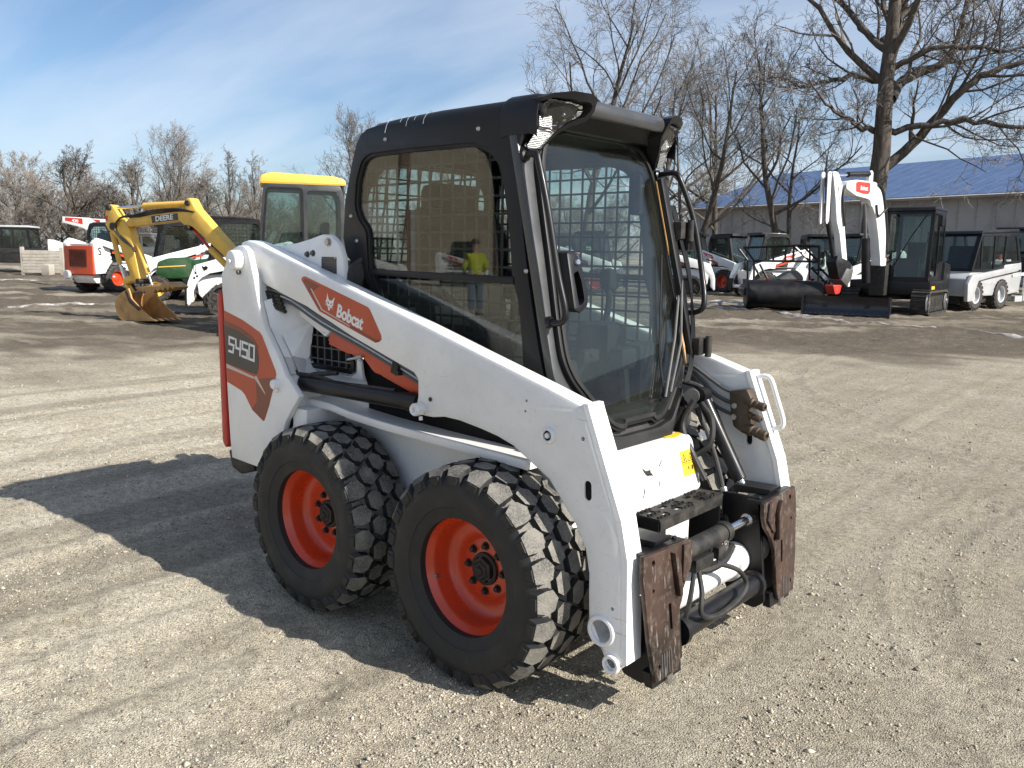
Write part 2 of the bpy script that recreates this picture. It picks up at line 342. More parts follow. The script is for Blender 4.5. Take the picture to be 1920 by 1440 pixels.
# ---- wheels
def tyre_mesh(nl=24):
    mb = MB()
    prof = [(.205, -.112), (.222, -.120), (.236, -.124), (.262, -.134), (.300, -.139), (.328, -.134), (.346, -.122), (.356, -.098), (.360, -.05), (.361, 0), (.360, .05), (.356, .098), (.346, .122), (.328, .134), (.300, .139), (.262, .134), (.236, .124), (.222, .120), (.205, .112), (.205, -.112)]
    mb.lathe(prof, (0, 0, 0), (0, 1, 0), 96)
    mb.lathe([(.3470, -.1215), (.3570, -.098), (.3610, -.05), (.3620, 0), (.3610, .05), (.3570, .098), (.3470, .1215)], (0, 0, 0), (0, 1, 0), 96, 1)
    mb.lathe([(.243, -.126), (.248, -.1315), (.253, -.1315), (.258, -.1325)], (0, 0, 0), (0, 1, 0), 96)
    pitch = 2*math.pi/nl
    def block(poly, u0, mi=1):
        cu = sum(p[0] for p in poly)/len(poly); cv = sum(p[1] for p in poly)/len(poly); k = len(poly)
        bot = []; top = []
        for (u, v, dr) in poly:
            a = (u0+u)*pitch; rb = .350-dr; bot.append((rb*math.cos(a), v, rb*math.sin(a)))
            uu, vv = cu+(u-cu)*.86, cv+(v-cv)*.92; a = (u0+uu)*pitch; rt = .3865-.010*(vv/.125)**2-dr*0.72
            top.append((rt*math.cos(a), vv, rt*math.sin(a)))
        fs = [(i, (i+1) % k, k+(i+1) % k, k+i) for i in range(k)]
        mb.add(bot+top, fs); mb.add(top, [tuple(range(k))], 1)
    for s in (-1, 1):
        for i in range(nl):
            o = i+(0.0 if s < 0 else 0.5)
            j = [rnd.uniform(-.05, .05) for _ in range(4)]
            # shoulder lug: arrow pointed inwards, wrapping down the side
            block([(-.43, s*.137, .026), (.30, s*.137, .026), (.44+j[0], s*.118, 0), (.42, s*.086, 0), (.06+j[1], s*.062, 0), (-.38, s*.078, 0), (-.46, s*.112, 0)], o)
            # side bar of the lug on the shoulder
            a = o*pitch; vs = []
            for (du, r0, v) in ((-.30, .352, .128), (.16, .352, .128), (.13, .322, .1355), (-.24, .322, .1355), (-.27, .352, .140), (.12, .352, .140), (.10, .326, .1395), (-.20, .326, .1395)):
                vs.append((r0*math.cos(a+du*pitch), s*v, r0*math.sin(a+du*pitch)))
            mb.add(vs, [(4, 5, 6, 7), (0, 1, 5, 4), (1, 2, 6, 5), (2, 3, 7, 6), (3, 0, 4, 7)])
            # centre hexagon
            o2 = o+0.42
            block([(-.46, s*.032+j[2]*.1, 0), (-.26, s*.066, 0), (.28, s*.070, 0), (.48, s*.038, 0), (.28, s*.004, 0), (-.28, s*.003, 0)], o2)
    return mb.mesh('tyre', ['rubber', 'tread'], 28)
def rim_mesh():
    mb = MB()   # outward = -y, flange plane at y = 0
    prof = [(.226, .012), (.229, .004), (.226, -.002), (.218, -.003), (.211, .006), (.207, .022), (.203, .034), (.188, .046), (.184, .062), (.184, .100), (.180, .116), (.168, .128), (.140, .134), (.120, .134), (.110, .128), (.100, .124), (.048, .124), (.048, .150), (.19, .150), (.20, .05), (.226, .012)]
    mb.lathe(prof, (0, 0, 0), (0, 1, 0), 72)
    return mb.mesh('wheel', 'rim', 40)
TYRE, RIM = tyre_mesh(), rim_mesh()
hb = MB(); hb.lathe([(0, .086), (.016, .086), (.018, .090), (.030, .092), (.036, .098), (.046, .1), (.047, .14)], (0, 0, 0), (0, 1, 0), 6); hb.lathe([(.046, .112), (.058, .114), (.060, .13)], (0, 0, 0), (0, 1, 0), 24); HUB = hb.mesh('hub', 'grime', 30)
nb = MB(); nb.lathe([(0, -.016), (.009, -.016), (.0105, -.012), (.0105, 0)], (0, 0, 0), (0, 1, 0), 6); nb.lathe([(.0105, -.003), (.015, -.003), (.016, 0)], (0, 0, 0), (0, 1, 0), 12); NUT = nb.mesh('wheel_nut', 'grime', 30)
vb = MB(); vb.cyl((0, 0, 0), (0, -.03, .012), .006, n=8); VALVE = vb.mesh('valve_stem', 'steel', 30)
for (x, s, spin) in ((0, -1, .2), (-.9, -1, 1.3), (0, 1, .7), (-.9, 1, 2.2)):
    w = link('wheel', RIM, LD, (x, s*.69, .37), (0, spin, 0) if s < 0 else (0, -spin, math.pi))
    link('tyre', TYRE, w, (0, .115, 0)); link('hub', HUB, w)
    for k in range(8):
        a = 2*math.pi*k/8+.2; link('wheel_nut', NUT, w, (.082*math.cos(a), .124, .082*math.sin(a)))
    link('valve_stem', VALVE, w, (.188*math.cos(2.4+spin), .075, -.188*math.sin(2.4+spin)))

# ---- main frame
fb = MB()
fb.prism([(-1.50, .36), (-1.40, .24), (.16, .20), (.22, .30), (.22, .60), (.20, .74), (.10, .755), (-.42, .775), (-.84, .80), (-1.20, .81), (-1.50, .81)], -.40, .40, SIDE_L, bev=.012)
fb.prism([(-1.54, .80), (-1.54, 1.30), (-1.30, 1.38), (-1.02, 1.36), (-.90, 1.10), (-.80, .90), (-.80, .80)], -.44, .44, SIDE_L, bev=.01)
fb.cyl((0, -.56, .37), (0, .56, .37), .055, n=16); fb.cyl((-.9, -.56, .37), (-.9, .56, .37), .055, n=16)
fb.build('main_frame', 'white', LD)
for F, s in SIDES:
    # ledge above the wheels
    lb = MB(); top = [(-1.30, .806), (-1.18, .826), (-1.05, .834), (-.93, .832), (-.80, .815), (-.60, .802), (-.30, .792), (.0, .783), (.15, .777)]
    low = [(a, b-.034) for a, b in reversed(top)]
    lb.prism(top+low, .395, .535, F, bev=.008); lb.build('wheel_ledge', 'white', LD)
    # dark sheet painting in the shade above the ledge, behind the lift cylinder
    wb = MB(); wb.prism([(-1.0, .83), (-.80, .81), (.15, .775), (.19, .85), (.13, 1.0), (-.20, 1.06), (-.80, 1.10), (-.86, .95)], .41, .432, F); wb.build('well_shade_sheet', 'dark', LD)
    # inner wheel arch box behind rear tyre
    ab = MB(); ab.prism([(-1.36, .50), (-1.16, .70), (-1.10, .80), (-1.0, .80), (-1.02, .60), (-1.2, .45)], .40, .60, F, bev=.006); ab.build('arch_plate', 'white', LD)
    # upright
    up = [(-1.507, 1.446), (-1.488, 1.463), (-1.443, 1.476), (-1.401, 1.475), (-1.368, 1.455), (-1.350, 1.412), (-1.335, 1.371), (-1.322, 1.331), (-1.299, 1.24), (-1.255, 1.131), (-1.20, 1.067), (-1.155, 1.012), (-1.108, .942), (-1.045, .892), (-1.01, .86), (-1.068, .796), (-1.112, .742), (-1.135, .69), (-1.18, .60), (-1.26, .52), (-1.347, .50), (-1.562, .506), (-1.571, .593), (-1.580, .799), (-1.583, .953), (-1.585, 1.193), (-1.594, 1.293), (-1.594, 1.346), (-1.566, 1.38)]
    ub = MB(); ub.prism(up, .600, .630, F, bev=.007); ub.build('upright', 'white', LD)
    ib = MB(); ib.prism([(-1.56, .55), (-1.56, 1.38), (-1.36, 1.38), (-1.30, 1.20), (-1.20, 1.03), (-1.10, .90), (-1.10, .72), (-1.3, .52)], .45, .600, F); ib.build('upright_core', 'white', LD)
    # sloping inner cheek between upright and grille
    cb = MB(); q = [(-1.30, .6, 1.24), (-1.255, .6, 1.131), (-1.155, .6, 1.012), (-1.108, .6, .942)]; q2 = [(-1.20, .47, 1.30), (-1.14, .47, 1.16), (-1.18, .47, .985), (-1.16, .47, .93)]
    rows = [[(a, s*b, c) for a, b, c in q], [(a, s*b, c) for a, b, c in q2], [(a+.004, s*(b-.012), c) for a, b, c in q2], [(a, s*(b-.04), c) for a, b, c in q]]
    cb.sheet(rows); cb.build('upright_cheek', 'white', LD)
    # tower plate carrying the cab hinge
    tw = fillet([(-1.45, 1.30), (-1.448, 1.470), (-1.30, 1.478), (-1.196, 1.489), (-1.098, 1.506), (-1.008, 1.526), (-.955, 1.522), (-.905, 1.492), (-.876, 1.439), (-.868, 1.36), (-.87, 1.20), (-1.0, 1.10)], .012, 3)
    tb = MB(); tb.prism(tw, .470, .500, F, bev=.006); tb.build('tower_plate', 'white', LD)
    for (x, z, r, m) in ((-.965, 1.494, .013, 'steel'), (-1.112, 1.443, .009, 'dullsteel'), (-1.072, 1.448, .009, 'dullsteel')):
        bb = MB(); bb.cyl((x, s*.498, z), (x, s*.512, z), r, n=6); bb.cyl((x, s*.498, z), (x, s*.503, z), r*1.5, n=14); bb.build('bolt', m, LD)
    # arm pivot boss with cap on the upright
    pb = MB(); pb.lathe([(0, .044), (.036, .044), (.0415, .041), (.044, .034), (.046, .004), (.054, 0)], (-1.438, s*.628, 1.412), (0, s, 0), 32); pbo_ = pb.build('pivot_cap', 'white', LD); pb = MB(); pb.lathe([(0, .052), (.008, .052), (.010, .048), (.010, .040)], (-1.438, s*.628, 1.408), (0, s, 0), 6); pb.build('cap_bolt', 'white', pbo_); pb = MB(); pb.cyl((-1.432, s*.628, 1.362), (-1.432, s*.645, 1.360), .010, n=8); pb.build('grease_fitting', 'dullsteel', pbo_)
    # arm
    arm = [(-1.51, 1.47), (-1.49, 1.493), (-1.448, 1.500), (-1.382, 1.491), (-1.314, 1.472), (-1.085, 1.412), (-.884, 1.360), (-.707, 1.313), (-.34, 1.213), (-.021, 1.124), (.263, 1.046), (.410, 1.002), (.424, .992),
           (.553, .672), (.58, .553), (.59, .225), (.573, .199), (.55, .187), (.532, .2), (.517, .228), (.456, .337), (.452, .42), (.451, .48), (.435, .555), (.389, .631), (.329, .698), (.287, .747), (.215, .785), (.131, .831), (.06, .852), (-.018, .866), (-.121, .880), (-.20, .882), (-.262, .872), (-.312, .872), (-.345, .90), (-.335, .94), (-.335, 1.003), (-.357, 1.024), (-.719, 1.129), (-1.011, 1.229), (-1.2, 1.277), (-1.36, 1.322), (-1.45, 1.36), (-1.51, 1.42)]
    am = MB(); am.prism(arm, .502, .583, F, holes=[slot(.442, .743, .0135, .018, tilt=.05), circ(.509, .310, .036, 24), circ(.551, .215, .019, 16), circ(.417, .902, .0075, 8), circ(.188, .991, .005, 8), circ(.184, .956, .005, 8), circ(.546, .392, .006, 8)], bev=.012); ao = am.build('lift_arm', 'white', LD, 40)
    sl_ = MB(); sl_.prism(slot(.442, .743, .0175, .022, tilt=.05), .515, .577, F); sl_.build('slot_shade_plug', 'dark', ao)  # near-black plug just under the surface paints in the shade inside the slot
    # front flange plate of the arm
    fp = [(.418, 1.004), (.424, .992), (.553, .672), (.580, .553), (.590, .225)]
    rows = []
    for (dx, yo) in ((-.006, .497), (.012, .500), (.012, .580), (-.006, .583)): rows.append([(a+dx, s*yo, b+(.006 if i == 0 else 0)) for i, (a, b) in enumerate(fp)])
    fl = MB(); fl.sheet(list(zip(*[[Vector(q) for q in r] for r in rows])), True)
    fl.add([rows[k][0] for k in range(4)], [(0, 1, 2, 3)]); fl.build('arm_front_plate', 'white', ao)
    # pressed bosses on the arm
    bo = MB(); bo.lathe([(.036, -.06), (.036, .006), (.040, .010), (.048, .008), (.054, 0)], (.509, s*.583, .310), (0, s, 0), 32); bo.build('torque_tube_ring', 'white', ao)
    bo = MB(); bo.lathe([(.019, -.06), (.019, .010), (.028, .012), (.031, .008), (.031, -.004)], (.551, s*.583, .215), (0, s, 0), 24); bo.build('pin_ring', 'white', ao)
    bo = MB(); bo.lathe([(.0, .004), (.016, .004), (.0165, .010), (.022, .014), (.027, .010), (.029, -.002)], (.283, s*.583, .892), (0, s, 0), 28); bo.lathe([(0, .012), (.009, .012), (.010, .003)], (.283, s*.583, .892), (0, s, 0), 6); pvo = bo.build('pivot_boss', 'white', ao); bo = MB(); bo.lathe([(.0095, .0046), (.0158, .0052)], (.283, s*.583, .892), (0, s, 0), 24); bo.build('boss_shade_ring', 'dark', pvo)  # dark ring painted in for the shade inside the boss
    bo = MB(); bo.lathe([(0, .03), (.008, .03), (.009, .036), (.019, .040), (.0235, .034), (.0235, -.01)], (-.313, s*.583, .898), (0, s, 0), 28); bo.cyl((-.300, s*.598, .872), (-.296, s*.60, .860), .007, n=8); bo.build('pin_boss', 'white', ao)
    bo = MB(); bo.lathe([(0, .026), (.010, .030), (.018, .030), (.021, .026), (.022, -.01)], (-1.162, s*.628, .897), (0, s, 0), 24); bo.cyl((-1.16, s*.64, .874), (-1.155, s*.642, .864), .008, n=8); bo.build('pin_boss', 'white', LD)
    bo = MB(); bo.cyl((-.264, s*.575, .938), (-.264, s*.586, .938), .008, n=10); bo.build('arm_plug', 'grime', ao)
    # decals on the arm
    dm = MB(); dk = [(-1.041, 1.340), (-1.030, 1.352), (-1.012, 1.354), (-.612, 1.250), (-.600, 1.242), (-.534, 1.148), (-.532, 1.132), (-.545, 1.122), (-.568, 1.117), (-.918, 1.216), (-.930, 1.226)]
    dm.prism(dk, .5832, .5842, F); dcl = dm.build('arm_decal', 'orange', ao)
    d2 = MB(); d2.prism([(-1.026, 1.334), (-1.012, 1.345), (-.915, 1.318), (-.975, 1.29), (-.905, 1.222), (-.920, 1.224)], .5842, .5848, F); d2.prism([(-.905, 1.220), (-.875, 1.2195), (-.565, 1.130), (-.548, 1.128), (-.542, 1.140), (-.562, 1.1185)], .5842, .5848, F); d2.build('decal_shade', 'rust_decal', dcl)
    d3 = MB(); d3.prism([(-.978, 1.308), (-.966, 1.304), (-.898, 1.226), (-.905, 1.222)], .5846, .5852, F); d3.prism([(-.905, 1.2225), (-.898, 1.226), (-.720, 1.171), (-.722, 1.168)], .5846, .5852, F); d3.build('decal_stripe', 'pale_decal', dcl)
    xd = Vector((.963, 0, -.262)) if s < 0 else Vector((-.963, 0, .262)); yd = Vector((.262, 0, .963))
    lettering('Bobcat', .072, 'decal_white', dcl, (-.722, s*.585, 1.204), xd, yd, .0006, sx=.86, bold=.0022, name='arm_lettering', spacing=.96)
    # animal head emblem: ears, cheeks, muzzle with dark eyes
    def emb(pts):
        o = Vector((-.850, 0, 1.252)); k = .036; a = Vector((.963, 0, -.262)); b = Vector((.262, 0, .963)); r = []
        for (p, q) in pts: v = o+a*p*k+b*q*k; r.append((v.x, v.z))
        return r
    eb = MB(); eb.prism(emb([(-.62, 1.0), (-.30, .42), (.0, .34), (.34, .42), (.78, .95), (.66, .30), (.70, -.05), (.50, -.20), (.42, -.42), (.22, -.50), (.20, -.78), (-.10, -.80), (-.12, -.52), (-.36, -.36), (-.50, -.12), (-.72, -.02), (-.62, .34)]), .5846, .5853, F)
    for wsk in ([(-.9, -.2), (-.5, -.22), (-.5, -.26)], [(-.85, -.4), (-.42, -.3), (-.44, -.36)], [(.9, -.3), (.55, -.24), (.55, -.3)], [(.85, -.5), (.45, -.36), (.47, -.42)]): eb.prism(emb(wsk), .5846, .5853, F)
    eb.build('emblem', 'decal_white', dcl)
    eb = MB(); eb.prism(emb([(-.36, .18), (-.02, -.04), (-.12, -.12), (-.36, .02)]), .5853, .5858, F); eb.prism(emb([(.22, .04), (.46, .12), (.42, -.04), (.24, -.08)]), .5853, .5858, F); eb.prism(emb([(-.02, -.30), (.20, -.30), (.10, -.46)]), .5853, .5858, F); eb.build('emblem_eyes', 'rust_decal', dcl)
    # decal on the upright
    ud = MB(); ud.prism([(-1.580, 1.186), (-1.425, 1.152), (-1.290, 1.108), (-1.272, 1.094), (-1.175, .950), (-1.172, .935), (-1.187, .894), (-1.233, .795), (-1.274, .722), (-1.284, .718), (-1.371, .758), (-1.425, .817), (-1.452, .833), (-1.572, .860)], .6302, .6312, F); uo = ud.build('upright_decal', 'orange', LD)
    ug = MB(); ug.prism([(-1.581, 1.118), (-1.46, 1.10), (-1.355, 1.068), (-1.312, 1.030), (-1.302, 1.0), (-1.306, .950), (-1.324, .918), (-1.574, .946)], .6312, .6319, F); ug.build('decal_panel', 'charcoal', uo)
    ug = MB(); ug.prism([(-1.581, 1.142), (-1.45, 1.118), (-1.345, 1.082), (-1.300, 1.040), (-1.312, 1.034), (-1.355, 1.070), (-1.46, 1.102), (-1.581, 1.120)], .6312, .6319, F); ug.prism([(-1.33, .90), (-1.20, .92), (-1.187, .894), (-1.236, .790), (-1.28, .722), (-1.37, .76), (-1.33, .80)], .6312, .6319, F); ug.build('decal_shade', 'rust_decal', uo)
    ug = MB(); ug.prism([(-1.346, .906), (-1.325, .915), (-1.262, .848), (-1.258, .838)], .6319, .6325, F); ug.prism([(-1.573, .944), (-1.346, .908), (-1.346, .898), (-1.573, .926)], .6319, .6325, F); ug.build('decal_stripe', 'pale_decal', uo)
    # angular model number, built stroke by stroke
    tb2 = MB(); o0 = Vector((-1.545, 0, 1.005)); A = Vector((.992, 0, -.125)); B = Vector((.10, 0, .995)); ch = .064; cw = .040; th = .011
    if s > 0: o0 = Vector((-1.335, 0, .980)); A = Vector((-.992, 0, .125))
    def stroke(cx, p0, p1):
        (a, b), (c, d) = p0, p1; e = Vector((c-a, d-b)); e.normalize(); nrm = Vector((-e.y, e.x))*th/2; ex = e*th/2*.9; pts = []
        for sx_, sy_ in ((a-ex.x+nrm.x, b-ex.y+nrm.y), (c+ex.x+nrm.x, d+ex.y+nrm.y), (c+ex.x-nrm.x, d+ex.y-nrm.y), (a-ex.x-nrm.x, b-ex.y-nrm.y)):
            v = o0+A*(cx+sx_)+B*sy_; pts.append((v.x, v.z))
        tb2.prism(pts, .6321, .6329+.0003*rnd.random(), F)
    h2 = ch*.52
    glyphs = {'S': [((cw, ch), (0, ch)), ((0, ch), (0, h2)), ((0, h2), (cw, h2)), ((cw, h2), (cw*.86, 0)), ((cw*.86, 0), (0, 0))],
              '4': [((0, ch), (.004, h2*.8)), ((.004, h2*.8), (cw, h2*.8)), ((cw, ch), (cw*.92, 0))], '5': [((cw, ch), (0, ch)), ((0, ch), (0, h2)), ((0, h2), (cw, h2)), ((cw, h2), (cw, 0)), ((cw, 0), (0, 0))],
              '0': [((0, 0), (0, ch)), ((0, ch), (cw, ch)), ((cw, ch), (cw, 0)), ((cw, 0), (0, 0))]}
    for k, g in enumerate('S450'):
        for (p0, p1) in glyphs[g]: stroke(k*.0555, p0, p1)
    tb2.build('model_number', 'decal_white', uo)
    # lift cylinder, its hose and the pipes under the arm
    yc = s*.545
    lc = MB(); lc.cyl((-1.10, yc, .898), (-.40, yc, .906), .033, n=22, bev=.004); lc.cyl((-.42, yc, .906), (-.36, yc, .904), .037, n=22); lc.cyl((-1.155, yc, .897), (-1.09, yc, .898), .026, n=18); lo = lc.build('lift_cylinder', 'black', LD)
    lc = MB(); lc.cyl((-.37, yc, .904), (-.31, yc, .900), .019, n=16); lc.build('cylinder_rod', 'chrome', lo)
    lc = MB(); lc.tube([(-1.19, yc, 1.02), (-1.17, yc+s*.02, .97), (-1.12, yc+s*.01, .94), (-1.04, yc, .938), (-.95, yc, .935), (-.86, yc, .925), (-.70, yc+s*.005, .932), (-.50, yc, .938)], .0085, 8, 6); lc.tube([(-1.16, yc, .96), (-1.10, yc, .925), (-1.02, yc, .945), (-.90, yc-s*.03, .96)], .010, 8, 6); lc.build('cylinder_hose', 'hose', lo)
    for k, (dz, m) in enumerate(((.006, 'dullsteel'), (-.010, 'steel'), (-.026, 'dullsteel'))):
        pp = MB(); dyk = .560-.006*k
        pp.tube([(-1.42, s*.53, 1.335+dz), (-1.34, s*dyk, 1.290+dz), (-1.16, s*dyk, 1.258+dz), (-.94, s*dyk, 1.180+dz), (-.68, s*dyk, 1.108+dz), (-.372, s*dyk, 1.012+dz), (-.33, s*.54, .99+dz)], .0065, 8, 3); pp.build('hydraulic_pipe', m, LD)
    pc = MB(); pc.box((-.475, s*.556, 1.028), (.034, .03, .05), .004, Matrix.Rotation(R(17), 3, 'Y')); pc.box((-.46, s*.556, 1.012), (.02, .034, .02), .004); pc.build('pipe_clamp', 'black_plastic', LD)
    # hose fittings at the pivot
    hf = MB()
    for k in range(5): hf.tube([(-1.40, s*(.50+.02*k), 1.31-.012*k), (-1.35, s*.56, 1.285-.010*k), (-1.31+.01*k, s*.565, 1.272-.014*k), (-1.24+.01*k, s*.558, 1.262-.016*k)], .009, 8, 4)
    for k in range(4): hf.cyl((-1.31+.012*k, s*.563, 1.272-.016*k), (-1.275+.012*k, s*.563, 1.262-.016*k), .0125, n=6)
    hf.build('hose_bundle', 'grime', LD)
    # arm lock bar
    rb = MB(); rb.prism([(-.905, 1.134), (-.375, .998), (-.368, .99), (-.368, .932), (-.41, .934), (-.585, .980), (-.60, .986), (-.635, .990), (-.655, 1.003), (-.70, 1.04), (-.735, 1.047), (-.811, 1.052), (-.931, 1.079), (-.925, 1.088), (-.934, 1.096)], .512, .535, F, bev=.004); ro = rb.build('arm_lock_bar', 'orange_paint', LD)
    rb = MB(); rb.tube([(-.80, s*.538, 1.028), (-.74, s*.540, 1.040), (-.70, s*.545, 1.052)], .005, 8); rb.build('lock_pin', 'steel', ro)
    # engine screen
    gr = [(-1.262, 1.165), (-1.225, 1.158), (-1.20, 1.172), (-1.08, 1.166), (-.93, 1.10), (-.855, 1.005), (-.858, .965), (-.882, .952), (-1.172, .953), (-1.206, .968), (-1.238, 1.02)]
    gi = inset(gr if area(gr) > 0 else gr[::-1], .020)
    gb = MB(); gb.prism(gr, .452, .466, F, holes=[gi], bev=.003); go = gb.build('engine_screen', 'black', LD)
    gb = MB(); bars(gb, gi, .050, .006, .455, .461, F); gb.build('screen_mesh', 'dullsteel', go)
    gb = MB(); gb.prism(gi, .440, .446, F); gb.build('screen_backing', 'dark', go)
    gb = MB(); gb.prism([(-1.24, .955), (-1.16, .948), (-.92, .938), (-.80, .932), (-.815, 1.01), (-.84, 1.02), (-.842, .96), (-.88, .942)], .447, .462, F, bev=.003); gb.build('screen_surround', 'white', go)
    # pivot hoses beside cab rear
    hh = MB()
    for k in range(5): hh.tube([(-.88+.008*k, s*(.46-.012*k), 1.20), (-.872+.006*k, s*(.475-.01*k), 1.30), (-.865+.008*k, s*(.465-.012*k), 1.385), (-.84, s*(.42-.02*k), 1.43)], .011, 8, 4)
    hh.build('cab_hose_bundle', 'hose', LD)
# data plate on the near tower
pl = MB(); pl.prism(rrect(-1.013, 1.360, -.913, 1.434, .004), .5002, .5025, SIDE_R); pl.prism(rrect(-1.048, 1.368, -1.020, 1.388, .003), .5002, .502, SIDE_R, mi=1); plo = pl.build('data_plate', ['charcoal', 'steel'], LD)
for zq in (1.374, 1.386, 1.398, 1.410):
    pm = MB(); pm.prism([(-1.003, zq), (-.925, zq), (-.925, zq+.0025), (-1.003, zq+.0025)], .5025, .5029, SIDE_R); pm.build('plate_print', 'dullsteel', plo)
pm = MB()
for (a, b) in ((-1.008, 1.364), (-.918, 1.364), (-1.008, 1.430), (-.918, 1.430)): pm.cyl((a, -.5025, b), (a, -.505, b), .004, n=8)
pm.build('plate_rivet', 'steel', plo)
# tailgate and bumper
tg = MB(); tg.prism(fillet([(-1.648, .57), (-1.62, .54), (-1.600, .56), (-1.604, 1.25), (-1.62, 1.28), (-1.648, 1.245)], .012, 3), -.628, .628, SIDE_L, bev=.01); tg.build('tailgate', 'red', LD)
tg = MB(); tg.prism(fillet([(-1.60, .45), (-1.52, .43), (-1.40, .47), (-1.42, .50), (-1.56, .505), (-1.60, .53), (-1.625, .53)], .012, 3), -.61, .61, SIDE_L, bev=.008); tg.build('rear_bumper', 'black', LD)
tg = MB(); tg.prism([(-1.56, 1.28), (-1.56, 1.36), (-1.2, 1.42), (-1.0, 1.42), (-1.0, 1.35)], -.44, .44, SIDE_L, bev=.02); tg.build('engine_hood', 'white', LD)

# ---- cab
SIDE_OUT = [(.046, 1.945), (.036, 1.90), (-.002, 1.80), (.0, 1.755), (.028, 1.53), (.055, 1.37), (.104, 1.15), (.137, 1.028), (.175, .90), (.19, .80), (-.55, .86), (-.70, 1.05), (-.742, 1.20), (-.782, 1.296), (-.851, 1.375), (-.942, 1.438), (-.962, 1.511), (-.947, 1.66), (-.905, 1.79), (-.883, 1.846), (-.866, 1.886), (-.838, 1.918), (-.80, 1.937), (-.739, 1.945)]
WIN = fillet([(-.781, 1.843), (-.572, 1.846), (-.21, 1.843), (-.132, 1.818), (-.082, 1.773), (-.052, 1.687), (-.02, 1.504), (-.009, 1.376), (.02, 1.302), (.041, 1.165), (.050, 1.069), (.052, 1.0), (-.68, 1.02), (-.737, 1.241), (-.774, 1.345), (-.799, 1.376), (-.809, 1.54), (-.855, 1.582), (-.882, 1.637), (-.869, 1.742), (-.833, 1.818)], .02, 2)
def lerp_window(d): return inset(WIN if area(WIN) > 0 else WIN[::-1], d)
for F, s in SIDES:
    sb = MB(); sb.prism(SIDE_OUT, .400, .430, F, holes=[WIN], bev=.006); cs = sb.build('cab_side', 'black', LD)
    rb_ = MB(); rb_.prism(WIN, .402, .424, F, holes=[lerp_window(.014)]); rb_.build('window_seal', 'black_plastic', cs)
    rl = MB(); rl.prism([(-.805, 1.363), (-.80, 1.388), (-.015, 1.378), (-.012, 1.354)], .396, .428, F, bev=.003); rl.build('window_rail', 'black', cs)
    mm = MB(); bars(mm, lerp_window(.006), .062, .0085, .392, .397, F); mm.build('window_mesh', 'black', cs)
    # panes: sliding upper one with a rounded front edge, fixed lower one
    up_ = [(-.775, 1.838), (-.57, 1.841), (-.235, 1.838), (-.165, 1.80), (-.135, 1.735), (-.118, 1.62), (-.098, 1.40), (-.098, 1.372), (-.797, 1.376), (-.806, 1.545), (-.852, 1.588), (-.876, 1.64), (-.864, 1.738), (-.828, 1.814)]
    gp = MB(); gp.prism(up_, .411, .415, F); gp.build('window_pane', 'side_glass', cs)
    gp = MB(); gp.prism([(-.77, 1.352), (-.735, 1.245), (-.683, 1.03), (.045, 1.01), (.044, 1.07), (.035, 1.165), (.013, 1.30), (-.008, 1.352)], .411, .415, F); gp.build('window_pane', 'side_glass', cs)
    for (x, z) in ((-.685, 1.888), (-.185, 1.886), (-.905, 1.60), (.045, 1.40), (-.87, 1.50)):
        bb = MB(); bb.lathe([(0, .006), (.006, .005), (.009, 0)], (x, s*.430, z), (0, s, 0), 12); bb.build('panel_bolt', 'steel', cs)
# scratches on the roof edge
# roof skin: profile along x, rounded towards both sides
prof = [(.10, 1.952), (.09, 1.968), (.06, 1.976), (-.05, 1.976), (-.40, 1.976), (-.63, 1.969), (-.739, 1.962), (-.805, 1.945), (-.846, 1.913), (-.872, 1.868), (-.886, 1.83)]
stn = [(-.430, .042), (-.428, .030), (-.422, .018), (-.410, .008), (-.39, .002), (-.36, 0), (0, -.006), (.36, 0), (.39, .002), (.410, .008), (.422, .018), (.428, .030), (.430, .042)]
rows = []
for (y, d) in stn:
    r_ = []
    for i, (x, z) in enumerate(prof):
        if i < 7: r_.append((x, y, z-d))
        else:
            k = (i-7+1)/4; r_.append((x+d*.8*k, y, z-d*(1-k*.7)))
    rows.append(r_)
rf = MB(); rf.sheet(rows); lowr = [[(x, y*.985, z-.02) for (x, y, z) in r_] for r_ in rows]; rf.sheet(lowr)
ro_ = rf.build('cab_roof', 'black', LD, 50)
# slightly raised front cap of the roof
cp = MB(); cp_prof = [(.098, 1.950), (.098, 1.972), (.085, 1.982), (.06, 1.986), (-.055, 1.986), (-.075, 1.977)]
cp_st = [(-.433, .135), (-.436, .06), (-.430, .030), (-.420, .014), (-.40, .004), (-.36, 0), (0, -.004), (.36, 0), (.40, .004), (.42, .014), (.430, .030), (.436, .06), (.433, .135)]
def capx(x, y):   # nose is set back towards the lamps
    return x-.012*max(0, (abs(y)-.24)/.19)**1.5 if x > .02 else x
cp.sheet([[(capx(x, y), y, z-d) for (x, z) in cp_prof] for (y, d) in cp_st]); cp.build('roof_cap', 'black', ro_, 50)
for (x0, w_, h_) in ((-.69, .005, .034), (-.60, .003, .016), (-.565, .003, .020), (-.52, .002, .010), (-.47, .003, .028)):
    sc = MB(); yz = [(-.4312, 1.912), (-.4316, 1.926), (-.4300, 1.944), (-.424, 1.957), (-.412, 1.968)]; k0 = 2 if h_ < .02 else (1 if h_ < .03 else 0)
    sc.sheet([[(x0+w_*(.5+1.2*i)+dx_, y_, z_+.0008) for i, (y_, z_) in enumerate(yz[k0:])] for dx_ in (0, w_)]); sc.build('roof_scratch', 'decal_white', ro_)
hl = MB(); hl.prism([(.03, 1.90), (-.80, 1.90), (-.80, 1.93), (.03, 1.93)], -.405, .405, SIDE_L); hl.build('headliner', 'liner', ro_)
